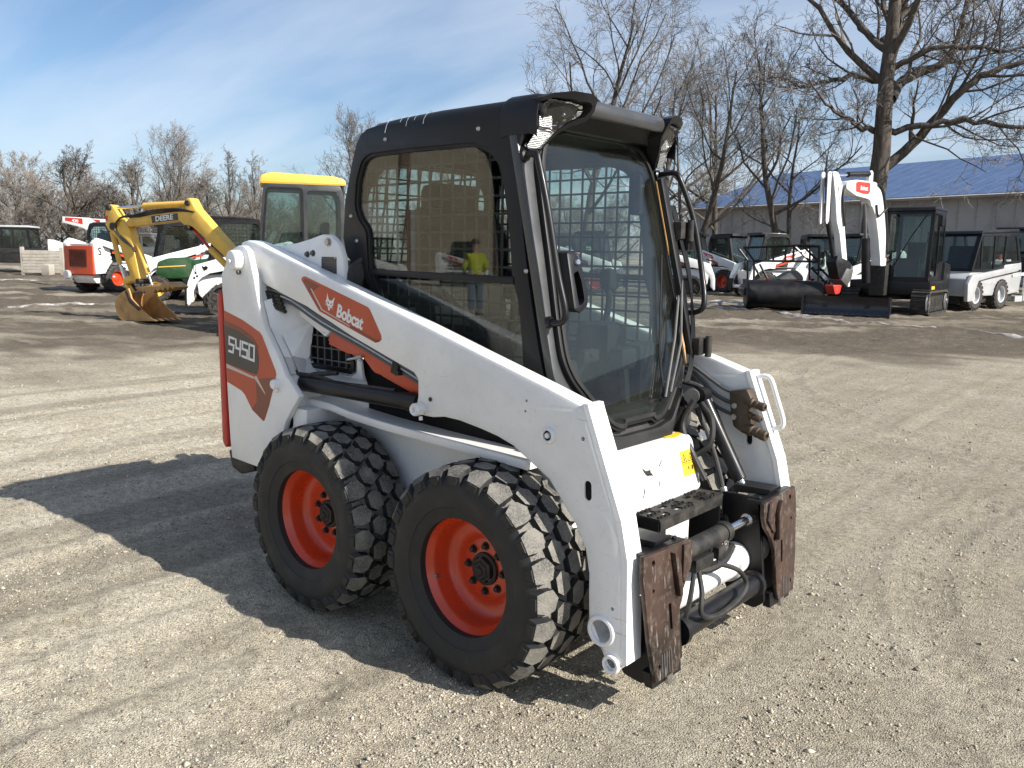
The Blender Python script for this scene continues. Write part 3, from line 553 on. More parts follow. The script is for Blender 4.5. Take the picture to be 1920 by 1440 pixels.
# rear wall with screened window
RW = fillet([(-.36, 1.42), (.36, 1.42), (.36, 1.72), (.25, 1.83), (-.25, 1.83), (-.36, 1.72)], .05, 4)
RWO = [(-.40, .85), (.40, .85), (.40, 1.93), (-.40, 1.93)]
RWF = lambda a, b, t: (t-.18*(b-1.5) if b > 1.2 else t+.054, a, b)
RWF = lambda a, b, t: (t+.16*(b-1.5), a, b)
rw = MB(); rw.prism(RWO, -.935, -.905, RWF, holes=[RW]); rwo = rw.build('cab_rear_wall', 'black', LD)
rm = MB(); bars(rm, RW, .062, .0065, -.915, -.910, RWF); rm.build('window_mesh', 'black', rwo)
rm = MB(); rm.prism(RW, -.925, -.921, RWF); rm.build('window_pane', 'dark_glass', rwo)
# cab floor and interior
fl = MB(); fl.prism([(.20, .74), (.24, .86), (-.20, .86), (-.30, 1.02), (-.86, 1.04), (-.86, .80)], -.40, .40, SIDE_L); fl.build('cab_floor', 'dark', LD)
st = MB(); st.box((-.52, 0, 1.12), (.46, .46, .13), .04); st.box((-.72, 0, 1.40), (.12, .44, .50), .045, Matrix.Rotation(R(-10), 3, 'Y')); st.box((-.765, 0, 1.68), (.09, .26, .14), .035); st.box((-.55, -.30, 1.28), (.30, .07, .06), .02); st.box((-.55, .30, 1.28), (.30, .07, .06), .02); st.build('operator_seat', 'dark', LD)
for s in (-1, 1):
    js = MB(); js.box((-.16, s*.30, 1.06), (.16, .12, .24), .03); js.tube([(-.14, s*.30, 1.16), (-.12, s*.30, 1.27), (-.13, s*.295, 1.33)], .014, 10, 3); js.box((-.125, s*.295, 1.36), (.05, .05, .09), .02); js.build('joystick', 'dark', LD)
dsh = MB(); dsh.box((.06, -.29, .98), (.10, .16, .22), .03); dsh.box((.04, .30, .99), (.10, .14, .24), .03); dsh.box((.14, 0, .86), (.12, .5, .06), .02); dsh.tube([(.02, -.16, .88), (.06, -.14, 1.04), (.10, -.12, 1.10)], .016, 8); dsh.box((.09, -.12, 1.09), (.03, .09, .05), .01); dsh.tube([(.10, .12, .86), (.08, .12, 1.04)], .022, 8); dsh.box((.08, .12, 1.06), (.06, .10, .09), .02); dsh.build('foot_controls', 'dark', LD)
br = MB(); br.tube([(-.45, -.37, 1.34), (-.30, -.37, 1.24), (-.22, -.37, 1.16)], .014, 8); 0 and br.tube([(-.45, -.36, 1.62), (-.10, -.34, 1.50), (-.05, -.30, 1.36), (-.05, .30, 1.36), (-.10, .34, 1.50), (-.45, .36, 1.62)], .018, 8, 4); br.build('lap_bar', 'black_plastic', LD)
mo = MB(); mo.box((-.02, .35, 1.70), (.05, .08, .16), .012); mo.box((-.02, -.35, 1.66), (.05, .06, .22), .012); mo.build('corner_panel', 'dark', LD)

# front frame and door, on the sloping front plane
DX = lambda b: .44-.228*b
DOOR = lambda a, b, t: (DX(b)+t, a, b)
GL = fillet([(.0, 1.886), (.20, 1.886), (.298, 1.852), (.343, 1.775), (.352, 1.62), (.360, 1.40), (.373, 1.20), (.373, 1.11), (.345, 1.045), (.280, .975), (.200, .895), (.155, .860), (.10, .850)], [0, .03, .04, .05, .05, .05, .04, .05, .05, .04, .04, .03, .02], 3)
GL = GL+[(-a, b) for a, b in reversed(GL) if a > 0]
if area(GL) < 0: GL = GL[::-1]
FO = fillet([(-.432, 1.93), (-.432, 1.03), (-.36, .92), (-.25, .83), (-.19, .757), (.19, .757), (.25, .83), (.36, .92), (.432, 1.03), (.432, 1.93)], [.03, .05, .08, .08, .05, .05, .08, .08, .05, .03], 4)
ff = MB(); ff.prism(FO, -.06, -.022, DOOR, holes=[inset(GL, -.024)], bev=.008); ffo = ff.build('front_frame', 'grey_plastic', LD)
lw_ = MB(); lw_.prism(fillet([(-.30, .945), (-.19, .755), (.19, .755), (.34, .945), (.22, .83), (.12, .812), (-.12, .812), (-.22, .83)], .02, 3), -.030, .004, DOOR, bev=.006); lw_.build('door_sill', 'black_plastic', ffo)
dr = MB(); dr.prism(inset(GL, -.026), -.024, .000, DOOR, holes=[inset(GL, .004)], bev=.005); dro = dr.build('door', 'black', LD)
ds = MB(); ds.prism(inset(GL, -.013), -.001, .008, DOOR, holes=[inset(GL, .002)], bev=.003); ds.build('door_seal', 'black_plastic', dro)
dg = MB(); dg.prism(inset(GL, .0), -.004, .001, DOOR); dg.build('door_glass', 'glass', dro)
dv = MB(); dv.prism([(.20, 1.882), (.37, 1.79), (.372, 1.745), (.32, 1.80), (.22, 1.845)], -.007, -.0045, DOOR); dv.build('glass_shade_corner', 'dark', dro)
# door handle (near edge), lock button
hd = MB()
ho = fillet([(-.372, 1.466), (-.320, 1.466), (-.300, 1.43), (-.292, 1.38), (-.288, 1.32), (-.300, 1.285), (-.345, 1.262), (-.378, 1.272)], .012, 3); hi = fillet([(-.356, 1.395), (-.328, 1.405), (-.318, 1.37), (-.316, 1.31), (-.326, 1.295), (-.352, 1.287)], .008, 3)
hd.prism([(a+.012, b) for a, b in ho], .004, .060, DOOR, holes=[[(a+.012, b) for a, b in hi]], bev=.009); hdo = hd.build('door_handle', 'black', dro)
hk = MB(); hk.lathe([(0, .012), (.009, .012), (.012, .006), (.012, 0)], (DX(1.43)+.060, -.321, 1.432), (1, 0, .2), 16); hk.build('lock_button', 'chrome', hdo)
# wiper, hinges and conduit along the far edge of the door
wp = MB(); e = .375
wp.prism([(.350, 1.762), (.392, 1.775), (.410, 1.30), (.400, 1.06), (.376, 1.07), (.372, 1.30)], .012, .040, DOOR, bev=.006); wp.build('door_edge_rail', 'black', dro)
wp = MB(); wp.prism([(.346, 1.752), (.353, 1.752), (.362, 1.56), (.358, 1.46), (.352, 1.60)], .013, .018, DOOR); wp.prism([(.352, 1.16), (.362, 1.18), (.366, 1.08), (.358, 1.03)], .013, .020, DOOR); wp.build('worn_edge_strip', 'bucket', dro)
for (z, h) in ((1.56, .07), (1.10, .07)):
    hg = MB(); hg.box((DX(z)+.05, .415, z), (.04, .05, h), .006); hg.cyl((DX(z)+.085, .44, z-h*.6), (DX(z)+.085, .44, z+h*.6), .014, n=12); hg.build('door_hinge', 'grime', dro)
hm = MB(); hm.box((DX(1.53)+.05, .46, 1.515), (.05, .06, .07), .01); hm.build('wiper_motor', 'black', dro)
wi = MB(); wi.tube([(DX(.925)+.03, .150, .925), (DX(1.15)+.04, .27, 1.14), (DX(1.33)+.03, .372, 1.30)], .0055, 8); wi.tube([(DX(.935)+.03, .190, .940), (DX(1.15)+.045, .31, 1.12), (DX(1.36)+.035, .395, 1.36)], .0055, 8); wi.build('wiper_arm', 'dullsteel', dro)
wi = MB(); wi.tube([(DX(.94)+.018, .165, .935), (DX(1.1)+.012, .19, 1.08), (DX(1.45)+.016, .30, 1.46)], .0045, 6); wi.cyl((DX(.93)+.012, .165, .930), (DX(.93)+.030, .165, .934), .014, n=12); wi.build('wiper_blade', 'black', dro)
wi = MB()
for k in range(3): wi.tube([(DX(1.7)+.045, .40+.012*k, 1.66), (DX(1.4)+.055, .415+.01*k, 1.40), (DX(1.2)+.05, .42-.01*k, 1.18), (DX(1.05)+.03, .395-.012*k, 1.03), (DX(.98)+.02, .36-.015*k, .96)], .005, 6, 4)
wi.build('door_conduit', 'black', dro)
for s in (-1, 1):
    gh = MB(); za_, zb_ = 1.782, 1.232; ya_ = 0 if s < 0 else .03; pk = .58 if s < 0 else 1.0
    xo = lambda z: DX(z)
    gh.tube([(xo(za_)-.02, s*.415, za_), (xo(za_)+.060*pk, s*.418, za_+.006), (xo(za_)+.092*pk, s*.422, za_-.03), (xo(1.60)+.098*pk, s*.425+ya_, 1.60), (xo(1.40)+.098*pk, s*.425+ya_, 1.40), (xo(zb_)+.094*pk, s*.425, zb_+.04), (xo(zb_)+.060*pk, s*.424, zb_+.003), (xo(zb_)-.02, s*.42, zb_)], .0115, 12, 6)
    gh.lathe([(.02, 0), (.02, .012), (.012, .016)], (xo(za_)-.02, s*.415, za_), (1, 0, .2), 14); gh.lathe([(.02, 0), (.02, .012), (.012, .016)], (xo(zb_)-.02, s*.42, zb_), (1, 0, .2), 14)
    gh.build('grab_handle', 'black', LD)
    # head lamp: lens wrapping the corner and black hood
    lens = [(.250, 1.938), (.262, 1.953), (.33, 1.958), (.405, 1.958), (.421, 1.945), (.424, 1.928), (.418, 1.90), (.404, 1.874), (.426, 1.815), (.412, 1.803), (.368, 1.808), (.335, 1.864), (.322, 1.878), (.293, 1.900), (.258, 1.918)]
    def lx(y, z): return .100+.5*(z-1.95)+.035*(.43-y)/.18
    def lamp_at(o, dd): return [(lx(y, z)+dd, s*y, z) for y, z in o]
    lo_ = lens if area(lens) > 0 else lens[::-1]; k = len(lo_)
    lm = MB(); r0_, r1_, r2_ = lamp_at(lo_, .004), lamp_at(inset(lo_, .010), -.026), lamp_at(inset(lo_, .022), -.034)
    lm.sheet([r0_, r1_, r2_], True); lm.add(r2_, [tuple(range(k))]); lmo = lm.build('head_lamp', 'reflector', LD, 40)
    cv = MB(); cv.add(lamp_at(lo_, .006)+lamp_at(inset(lo_, .006), .0095), [(a, (a+1) % k, k+(a+1) % k, k+a) for a in range(k)]+[tuple(k+a for a in range(k))]); cv.build('lens_cover', 'lens', lmo, 40)
    bw = MB(); bc = Vector((lx(.305, 1.928)-.028, s*.305, 1.928)); bw.lathe([(.030, .022), (.027, .014), (.020, .006), (.010, .001), (0, 0)], bc, (1, 0, .25), 24); bw.lathe([(.0, .016), (.006, .014), (.007, 0)], bc, (1, 0, .25), 12); bw.build('lamp_bowl', 'chrome', lmo)
    df_ = MB(); dfo = [(.424, 1.928), (.418, 1.90), (.404, 1.874), (.335, 1.866), (.352, 1.90), (.375, 1.935)]; df_.add(lamp_at(dfo, -.008), [tuple(range(6))]); dfo2 = [(.402, 1.870), (.424, 1.816), (.410, 1.806), (.371, 1.811), (.338, 1.862)]; df_.build('lamp_diffuser', 'diffuser', lmo, 0)
    df_ = MB(); df_.add(lamp_at(dfo2, .000), [tuple(range(5))]); df_.build('lamp_diffuser', 'diffuser', lmo, 0)
    bz_ = MB(); bz_.tube([(lx(y, z)+.004, s*y, z) for y, z in ((.406, 1.874), (.37, 1.872), (.335, 1.866))], .003, 6); bz_.build('lens_divider', 'black_plastic', lmo)
    outer = [(.428, 1.962), (.405, 1.975), (.34, 1.986), (.27, 1.985), (.238, 1.972), (.230, 1.935), (.238, 1.905), (.285, 1.884), (.318, 1.862), (.345, 1.825), (.362, 1.795)]
    inner = [(.424, 1.950), (.405, 1.961), (.33, 1.963), (.262, 1.958), (.248, 1.950), (.246, 1.936), (.254, 1.916), (.292, 1.897), (.322, 1.874), (.352, 1.832), (.368, 1.803)]
    hv = MB(); kk = len(outer); fwd = [.0, .016, .030, .036, .036, .034, .026, .012, .004, .0, .0]
    def hp(o, dd): return [(lx(y, z)+(dd if dd < 0 else fwd[i]), s*y, z) for i, (y, z) in enumerate(o)]
    ring4 = [hp(outer, -.05), hp(outer, 1), hp(inner, 1), hp(inner, -.05)]
    hv.sheet(ring4+[ring4[0]]); hv.add([ring4[j][0] for j in range(4)], [(0, 1, 2, 3)]); hv.add([ring4[j][-1] for j in range(4)], [(0, 1, 2, 3)]); hv.build('lamp_hood', 'black', lmo, 40)
# visor bar between lamps, dark soffit below it
vz = MB(); vz.prism(fillet([(.02, 1.985), (.12, 1.984), (.150, 1.972), (.158, 1.945), (.150, 1.922), (.135, 1.918), (.128, 1.94), (.02, 1.95)], .012, 3), -.235, .235, SIDE_L, bev=.005); vz.build('roof_visor', 'grey_plastic', LD)
vz = MB(); vz.prism([(.125, 1.945), (.10, 1.925), (.055, 1.885), (.02, 1.885), (.0, 1.95)], -.40, .40, SIDE_L); vz.build('roof_soffit', 'black', LD)

# ---- front of the frame
fpn = MB(); fpn.prism(fillet([(.12, .55), (.355, .555), (.362, .572), (.316, .750), (.298, .770), (.12, .777)], [.0, .008, .008, .02, .02, 0], 4), -.285, .285, SIDE_R, bev=.022); fpo = fpn.build('front_panel', 'white_worn', LD)
PX = lambda z: .315+(.75-z)*.2586
YF = lambda a, b, t: (PX(b)+t, a, b)
for pts_ in ([(-.111, .720), (-.102, .705), (-.094, .699), (-.082, .691), (-.070, .690), (-.052, .691), (-.053, .681), (-.037, .666), (-.058, .670), (-.080, .672), (-.092, .682), (-.100, .694)], [(.031, .717), (.030, .706), (.010, .690), (.006, .694), (.018, .702)], [(-.01, .640), (-.004, .642), (-.01, .620), (-.014, .622)], [(-.11, .635), (-.104, .632), (-.125, .602), (-.129, .605)], [(.04, .61), (.044, .611), (.041, .60)]):
    sm = MB(); sm.prism(pts_, .0005, .0016, YF); sm.build('paint_scuff', 'grime', fpo)
yl = MB(); yl.prism(rrect(.162, .625, .255, .719, .006), 0.0005, .0016, YF); ylo = yl.build('warning_label', 'yellow_decal', fpo)
for (ya, za_) in ((.186, .687), (.231, .688)):
    yk = MB(); yk.prism([(ya-.019, za_-.012), (ya+.019, za_-.012), (ya, za_+.021)], .0016, .0022, YF, holes=[[(ya-.0145, za_-.0095), (ya+.0145, za_-.0095), (ya, za_+.0155)]]); yk.build('warning_triangle', 'dark', ylo)
    yk = MB(); yk.prism([(ya-.003, za_-.006), (ya+.003, za_-.006), (ya+.0015, za_+.006), (ya-.0015, za_+.006)], .0016, .0022, YF); yk.build('label_mark', 'dark', ylo)
for pts_ in ([(.164, .6695), (.253, .6695), (.253, .6710), (.164, .6710)], [(.203, .648), (.211, .646), (.212, .657), (.204, .658)], [(.226, .644), (.237, .642), (.239, .658), (.229, .660)]): yk = MB(); yk.prism(pts_, .0016, .0022, YF); yk.build('label_mark', 'dark', ylo)
yl = MB(); yl.prism([(.250, .145), (.285, .125), (.30, .17), (.285, .245), (.262, .255)], 0, .0015, lambda a, b, t: (a, b, .7775-.007*(a-.12)/.178+t)); yl.build('top_label', 'yellow_decal', fpo)
# step: pierced tread plate on brackets
S0, S1, ZS = -.222, .228, .566
holes = []
for i in range(5):
    for j in range(2):
        y0 = S0+.030+i*.084+(.025 if j else 0); x0 = .395+j*.042; holes.append(fillet([(x0, y0), (x0+.024, y0+.006), (x0+.024, y0+.046), (x0, y0+.040)], .007, 2))
stp = MB(); stp.prism([(.385, S0), (.482, S0), (.482, S1), (.385, S1)], ZS, ZS+.008, TOP, holes=holes); stp.box((.478, (S0+S1)/2, ZS-.018), (.009, S1-S0-.012, .036), .003); spo = stp.build('step', 'grime', LD)
tth = MB()
for i in range(34):
    y0 = S0+.010+i*.0132
    if (i//6) % 2 == 0:
        for x0 in (.390, .430, .470): tth.box((x0+.003*(i % 2), y0, ZS+.011), (.009, .006, .009), .0015)
tag(tth.build('step_teeth', 'grime', spo), kind='stuff')
for y in (S0+.008, S1-.008): sb2 = MB(); sb2.prism([(.33, .36), (.475, .40), (.475, ZS-.001), (.33, ZS-.001)], y-.006, y+.006, SIDE_L); sb2.build('step_bracket', 'black', spo)
sb2 = MB(); sb2.box((.385, -.02, .46), (.10, .16, .17), .01); sb2.build('front_block', 'white_worn', LD)
sb2 = MB(); sb2.box((.27, .0, .41), (.12, .60, .28), .01); sb2.build('recess_shade_block', 'dark', LD)  # solid dark block; the shade under the panel is put into its colour
sb2 = MB(); sb2.tube([(.40, -.30, .42), (.46, -.30, .46), (.47, -.36, .44)], .012, 8, 4); sb2.build('front_hose', 'hose', LD)
# torque tubes
tt = MB(); tt.lathe([(0, -.505), (.062, -.505), (.062, .505), (0, .505)], (.509, 0, .310), (0, 1, 0), 28); tt.lathe([(.063, .21), (.072, .215), (.072, .235), (.063, .24)], (.509, 0, .310), (0, 1, 0), 28); tt.build('torque_tube', 'white_worn', LD)
cy_ = MB(); cy_.cyl((.600, -.285, .235), (.600, .285, .235), .039, n=24); cy_.lathe([(.040, -.285), (.05, -.285), (.05, -.262), (.040, -.258)], (.6, 0, .235), (0, 1, 0), 20); cy_.lathe([(.040, .258), (.05, .262), (.05, .285), (.04, .285)], (.6, 0, .235), (0, 1, 0), 20); cy_.build('cross_tube', 'black', LD)
# quick coupler frames
for s in (-1, 1):
    po = [(.268, .553), (.545, .566), (.552, .50), (.532, .30), (.505, .162), (.372, .158), (.356, .20), (.350, .352), (.322, .41), (.276, .462), (.262, .50)]
    hol = [fillet([(.335, .395), (.355, .47), (.375, .48), (.37, .40)], .004, 2), [(.398, .30), (.412, .30), (.418, .385), (.402, .385)], circ(.495, .535, .010, 10), circ(.50, .45, .007, 8), circ(.482, .205, .008, 8)]
    PF = lambda a, b, t, s=s: (.648-.036*(b-.16)/.40+t, s*a, b)
    pb_ = MB(); pb_.prism(po, 0, .016, PF, holes=hol, bev=.002); pbo = pb_.build('coupler_plate', 'rust', LD)
    q = MB(); q.prism(fillet([(.44, .56), (.60, .56), (.585, .57), (.62, .30), (.635, .16), (.60, .13), (.50, .14), (.47, .20), (.47, .36), (.45, .46)], .01, 2), .30, .318, lambda a, b, t, s=s: (a, s*t, b)); q.prism(fillet([(.50, .52), (.585, .56), (.62, .30), (.635, .16), (.60, .13), (.53, .14), (.50, .20)], .01, 2), .470, .486, lambda a, b, t, s=s: (a, s*t, b)); q.prism([(.330, .135), (.500, .135), (.512, .19), (.33, .19)], -.03, -.001, PF); q.prism([(.28, .545), (.53, .556), (.53, .566), (.28, .556)], -.06, .0, PF); q.build('coupler_frame', 'black', pbo)
    q = MB(); q.prism([(.395, .16), (.432, .16), (.424, .125), (.412, .118), (.402, .128)], -.006, .010, PF); q.build('wedge_pin', 'steel', pbo)
    q = MB(); q.prism([(.36, .50), (.385, .54), (.395, .545), (.372, .40), (.355, .40)], .016, .034, PF, bev=.003); q.prism([(.28, .49), (.30, .55), (.325, .552), (.34, .44), (.33, .43)], .014, .026, PF, bev=.003); q.build('coupler_lever', 'rust', pbo)
    q = MB()
    for k in range(5): q.prism([(.41+.014*k, .17), (.414+.014*k, .17), (.414+.014*k, .24), (.41+.014*k, .24)], .016, .0175, PF)
    q.build('wear_line', 'dullsteel', pbo)
# coupler wedge cylinder with rod, valve and hoses
wc = MB(); wc.cyl((.575, -.30, .482), (.575, .055, .486), .033, n=20, bev=.003); wc.cyl((.575, .04, .486), (.575, .075, .486), .037, n=20); wc.cyl((.575, -.06, .455), (.575, .02, .455), .018, n=12); wco = wc.build('wedge_cylinder', 'grime', LD)
wc = MB(); wc.cyl((.575, .075, .486), (.575, .27, .488), .017, n=16); wc.cyl((.575, .24, .488), (.575, .28, .488), .024, n=14); wc.build('cylinder_rod', 'chrome', wco)
wc = MB(); wc.box((.59, -.14, .435), (.05, .12, .05), .01); wc.box((.60, -.02, .44), (.03, .05, .045), .006); wc.tube([(.57, -.20, .43), (.60, -.12, .40), (.61, .0, .405), (.60, .08, .435)], .016, 8, 4); wc.build('wedge_valve', 'grime', wco)
wc = MB(); wc.tube([(.60, -.16, .42), (.64, -.20, .36), (.655, -.22, .29), (.66, -.12, .255), (.66, .03, .265), (.655, .10, .30), (.64, .06, .36), (.61, -.05, .41)], .009, 10, 8); wc.tube([(.60, -.18, .43), (.62, -.24, .34), (.61, -.26, .24)], .009, 8, 6); wc.build('coupler_hose', 'hose', wco)
wc = MB(); wc.prism([(.02, .415), (.045, .43), (.05, .47), (.03, .485), (.012, .47)], .60, .604, FRONT, holes=[circ(.033, .455, .008, 10)]); wc.build('lifting_tab', 'steel', wco)
# tilt cylinders
for s in (-1, 1):
    tcx_ = MB(); tcx_.cyl((.29, s*.40, .885), (.462, s*.405, .588), .027, n=18, bev=.003); tcx_.cyl((.275, s*.375, .905), (.275, s*.43, .905), .032, n=18); tco = tcx_.build('tilt_cylinder', 'black', LD)
    t2_ = MB(); t2_.cyl((.45, s*.405, .61), (.475, s*.405, .566), .015, n=14); t2_.build('cylinder_rod', 'chrome', tco)
    t2_ = MB(); t2_.prism(fillet([(.43, .545), (.60, .565), (.61, .585), (.46, .58)], .006, 2), .36, .45, lambda a, b, t, s=s: (a, s*t, b)); t2_.build('tilt_clevis', 'black', tco)
    t2_ = MB(); t2_.cyl((.255, s*.365, .905), (.262, s*.345, .905), .03, n=16); t2_.build('pin_cap', 'dullsteel', tco)
# hoses, steel pipes and couplers on the far arm
hs = MB(); hs.tube([(.20, .37, .90), (.26, .33, .82), (.24, .30, .74), (.30, .29, .68), (.37, .31, .73), (.36, .34, .82), (.30, .36, .88)], .012, 10, 8); hs.tube([(.28, .36, .86), (.36, .36, .70), (.42, .34, .56), (.47, .30, .44)], .011, 10, 6); hs.tube([(.16, .38, .96), (.25, .44, .93), (.30, .45, .86), (.40, .44, .68)], .011, 10, 6); hs.tube([(.30, .30, .90), (.27, .27, .80), (.33, .25, .70), (.38, .27, .60)], .013, 10, 6); hs.build('front_hose', 'hose', LD)
hs = MB(); hs.cyl((.333, .312, .775), (.352, .305, .745), .015, n=6); hs.cyl((.425, .338, .565), (.438, .334, .535), .014, n=12); hs.build('hose_ferrule', 'steel', LD)
for k in range(3):
    pz = .045*k
    pp = MB(); pp.tube([(.10, .47, 1.02-pz*.5), (.17, .478, 1.015-pz*.5), (.23, .482, .985-pz*.7), (.28, .485, .955-pz), (.33, .485, .93-pz), (.385, .49, .915-pz)], .0075, 10, 5); pp.build('hydraulic_pipe', 'dullsteel', LD)
cb_ = MB(); cb_.prism(fillet([(.375, .93), (.45, .945), (.475, .90), (.455, .86), (.47, .80), (.445, .765), (.40, .79), (.385, .85)], .008, 2), .44, .498, SIDE_L, bev=.005); cbo = cb_.build('coupler_block', 'brass', LD)
for (z, ln, r) in ((.898, .085, .017), (.845, .07, .013), (.790, .100, .021)):
    c2_ = MB(); a0 = Vector((.445, .455, z)); d = Vector((1, -.10, -.22)).normalized()
    c2_.lathe([(0, 0), (r*1.15, 0), (r*1.15, ln*.35), (r*.85, ln*.4), (r*.85, ln*.5), (r, ln*.52), (r, ln*.62), (r*.9, ln*.64), (r*.9, ln*.7), (r, ln*.72), (r, ln*.96), (r*.85, ln), (r*.5, ln), (r*.4, ln*.9), (0, ln*.9)], a0, d, 16); c2_.build('quick_coupler', 'brass', cbo)
c2_ = MB()
for (x, z) in ((.405, .875), (.405, .83)): c2_.cyl((x, .44, z), (x, .43, z), .012, n=8); c2_.cyl((x, .43, z), (x, .424, z), .006, n=8)
c2_.build('block_bolt', 'steel', cbo)
gd = MB(); gd.tube([(.445, .545, .985), (.475, .548, .990), (.50, .55, .975), (.53, .55, .90), (.558, .55, .825), (.555, .548, .795), (.53, .545, .785), (.50, .545, .782)], .0095, 12, 6); gd.build('coupler_guard', 'white', LD)

# ================================================================ ground
def hash2(ix, iy, seed):
    h = (ix.astype(np.int64)*374761393 + iy.astype(np.int64)*668265263 + seed*1442695041) & 0x7fffffff
    h = ((h ^ (h >> 13))*1274126177) & 0x7fffffff
    return ((h ^ (h >> 16)) & 0xffff)/65535.0
def vnoise(x, y, seed=0):
    ix, iy = np.floor(x), np.floor(y); fx, fy = x-ix, y-iy
    fx = fx*fx*(3-2*fx); fy = fy*fy*(3-2*fy)
    a = hash2(ix, iy, seed); b = hash2(ix+1, iy, seed); c = hash2(ix, iy+1, seed); d = hash2(ix+1, iy+1, seed)
    return (a*(1-fx)+b*fx)*(1-fy)+(c*(1-fx)+d*fx)*fy
def fbm(x, y, seed=0, octv=4):
    s = 0; a = .5; t = 0
    for k in range(octv):
        s = s+a*vnoise(x*2**k, y*2**k, seed+k*17); t += a; a *= .5
    return s/t
def ground_height(r, f):
    """r right of and f in front of the photographer, numpy arrays; metres"""
    wx = CAM.x+RH.x*r+FH.x*f; wy = CAM.y+RH.y*r+FH.y*f
    z = .0107*np.clip(f-3.5, 0, 56.5)
    near = np.exp(-np.maximum(0, np.hypot(r, f)-7)/8)
    z = z+(fbm(wx*.55, wy*.55, 3, 3)-.5)*.020
    # wheel ruts and drag marks running across the yard (along world y on the near left, slanting right far off)
    rut = fbm(wx*7+.7*fbm(wx*.6, wy*.6, 5, 2), wy*.28, 9, 3)-.5
    wl = 1/(1+np.exp((wx-.45)/.25))
    z = z+rut*.048*wl*near
    ang = wx*.55+wy*.83; ang2 = -wx*.83+wy*.55
    z = z+(fbm(ang*5, ang2*.35, 21, 3)-.5)*.018*(1-wl)
    z = z+(fbm(wx*9, wy*9, 31, 3)-.5)*.012*near+(fbm(wx*34, wy*34, 41, 2)-.5)*.006*near
    # curved wheel tracks with tread bars
    for (cx, cy, rad_, w_, a_) in ((3.9, 2.2, 2.35, .12, .010), (3.9, 2.2, 3.10, .12, .010), (-3.2, -4.6, 3.6, .13, .012), (-3.2, -4.6, 4.5, .13, .012), (2.6, 9.0, 5.2, .15, .014), (2.6, 9.0, 6.3, .15, .014)):
        dd = np.hypot(wx-cx, wy-cy); an_ = np.arctan2(wy-cy, wx-cx)*rad_; e = np.exp(-((dd-rad_)/w_)**4)
        z = z-a_*e*(.55+.45*np.sin(an_*2*math.pi/.11+np.sign(dd-rad_)*1.2))+a_*.5*np.exp(-((np.abs(dd-rad_)-w_*1.25)/.04)**2)
    far = np.clip((f-9)/8, 0, 1); z = z+((fbm(wx*1.6, wy*1.6, 51, 4)-.5)*.13+(fbm(wx*6, wy*6, 57, 3)-.5)*.07)*far
    pad = np.zeros_like(z)
    for (x0, y0) in ((0, -.57), (-.9, -.57), (0, .57), (-.9, .57)): pad = np.maximum(pad, np.exp(-((wx-x0)**2+(wy-y0)**2)/.06))
    return z*(1-pad*.8)-.004
NR1, NR2 = 600, 44
rad = np.concatenate([np.exp(np.linspace(math.log(.35), math.log(34), NR1)), np.exp(np.linspace(math.log(35), math.log(900), NR2))])
th = np.concatenate([np.linspace(-.72, .72, 520), np.linspace(.80, 2*math.pi-.80, 60)])
RR, TT = np.meshgrid(rad, th, indexing='ij')
gr_, gf_ = RR*np.sin(TT), RR*np.cos(TT)
gz_ = ground_height(gr_, gf_)
gx_ = CAM.x+RH.x*gr_+FH.x*gf_; gy_ = CAM.y+RH.y*gr_+FH.y*gf_
vs = np.stack([gx_, gy_, gz_], -1).reshape(-1, 3); nT = len(th); nR = len(rad)
ii, jj = np.meshgrid(np.arange(nR-1), np.arange(nT), indexing='ij'); j2 = (jj+1) % nT
fc = np.stack([ii*nT+jj, ii*nT+j2, (ii+1)*nT+j2, (ii+1)*nT+jj], -1).reshape(-1, 4)
vs = np.vstack([vs, [[CAM.x, CAM.y, 0]]]); cidx = len(vs)-1
tri = [(cidx, (j+1) % nT, j) for j in range(nT)]
me = bpy.data.meshes.new('ground'); me.from_pydata(vs.tolist(), [], [tuple(q[::-1]) for q in fc.tolist()]+tri); me.polygons.foreach_set('use_smooth', [True]*len(me.polygons))
# mud: share of dark wet soil against pale crushed stone
def mud_of(r, f):
    wx = CAM.x+RH.x*r+FH.x*f; wy = CAM.y+RH.y*r+FH.y*f
    nz_ = fbm(wx*.35, wy*.35, 71, 4)-.5; n2 = fbm(wx*.9+3, wy*2.2, 77, 4)-.5
    edge = np.where(r < 0, 9.2+.22*np.abs(r), 11.5-.10*r)
    m = 1/(1+np.exp(-(f-edge+nz_*7+n2*3)/.55))
    side = 1/(1+np.exp(-(r-.13*f+.1+nz_*1.6)/.5))*.54
    streak = np.clip((fbm(wx*5+.8*fbm(wx*.5, wy*.5, 85, 2), wy*.30, 81, 4)-.49)*5.0, 0, 1)*.44
    band = fbm(r*.22+2*nz_, f*1.1+1.5*n2, 87, 4); m = m*np.clip(.74+(band-.34)*2.6, .50, 1.05)
    return np.clip(np.maximum(np.maximum(m*.95, side*(.75+.5*n2)), streak*(1-side)), 0, 1)
md = np.append(mud_of(gr_, gf_).reshape(-1), .2)
at_ = me.attributes.new('mud', 'FLOAT', 'POINT'); at_.data.foreach_set('value', md.astype(np.float32))
gm, n, l, b = newmat('gravel_yard'); tcg = n.new('ShaderNodeTexCoord'); an = n.new('ShaderNodeAttribute'); an.attribute_name = 'mud'
g1 = noise(n, l, 2.2, 6, .6, tcg.outputs['Object']); g2 = noise(n, l, 70, 3, .6, tcg.outputs['Object']); g3 = noise(n, l, 260, 3, .7, tcg.outputs['Object'])
vg = n.new('ShaderNodeTexVoronoi'); vg.inputs['Scale'].default_value = 150; vg.inputs['Randomness'].default_value = 1.0; l.new(tcg.outputs['Object'], vg.inputs['Vector'])
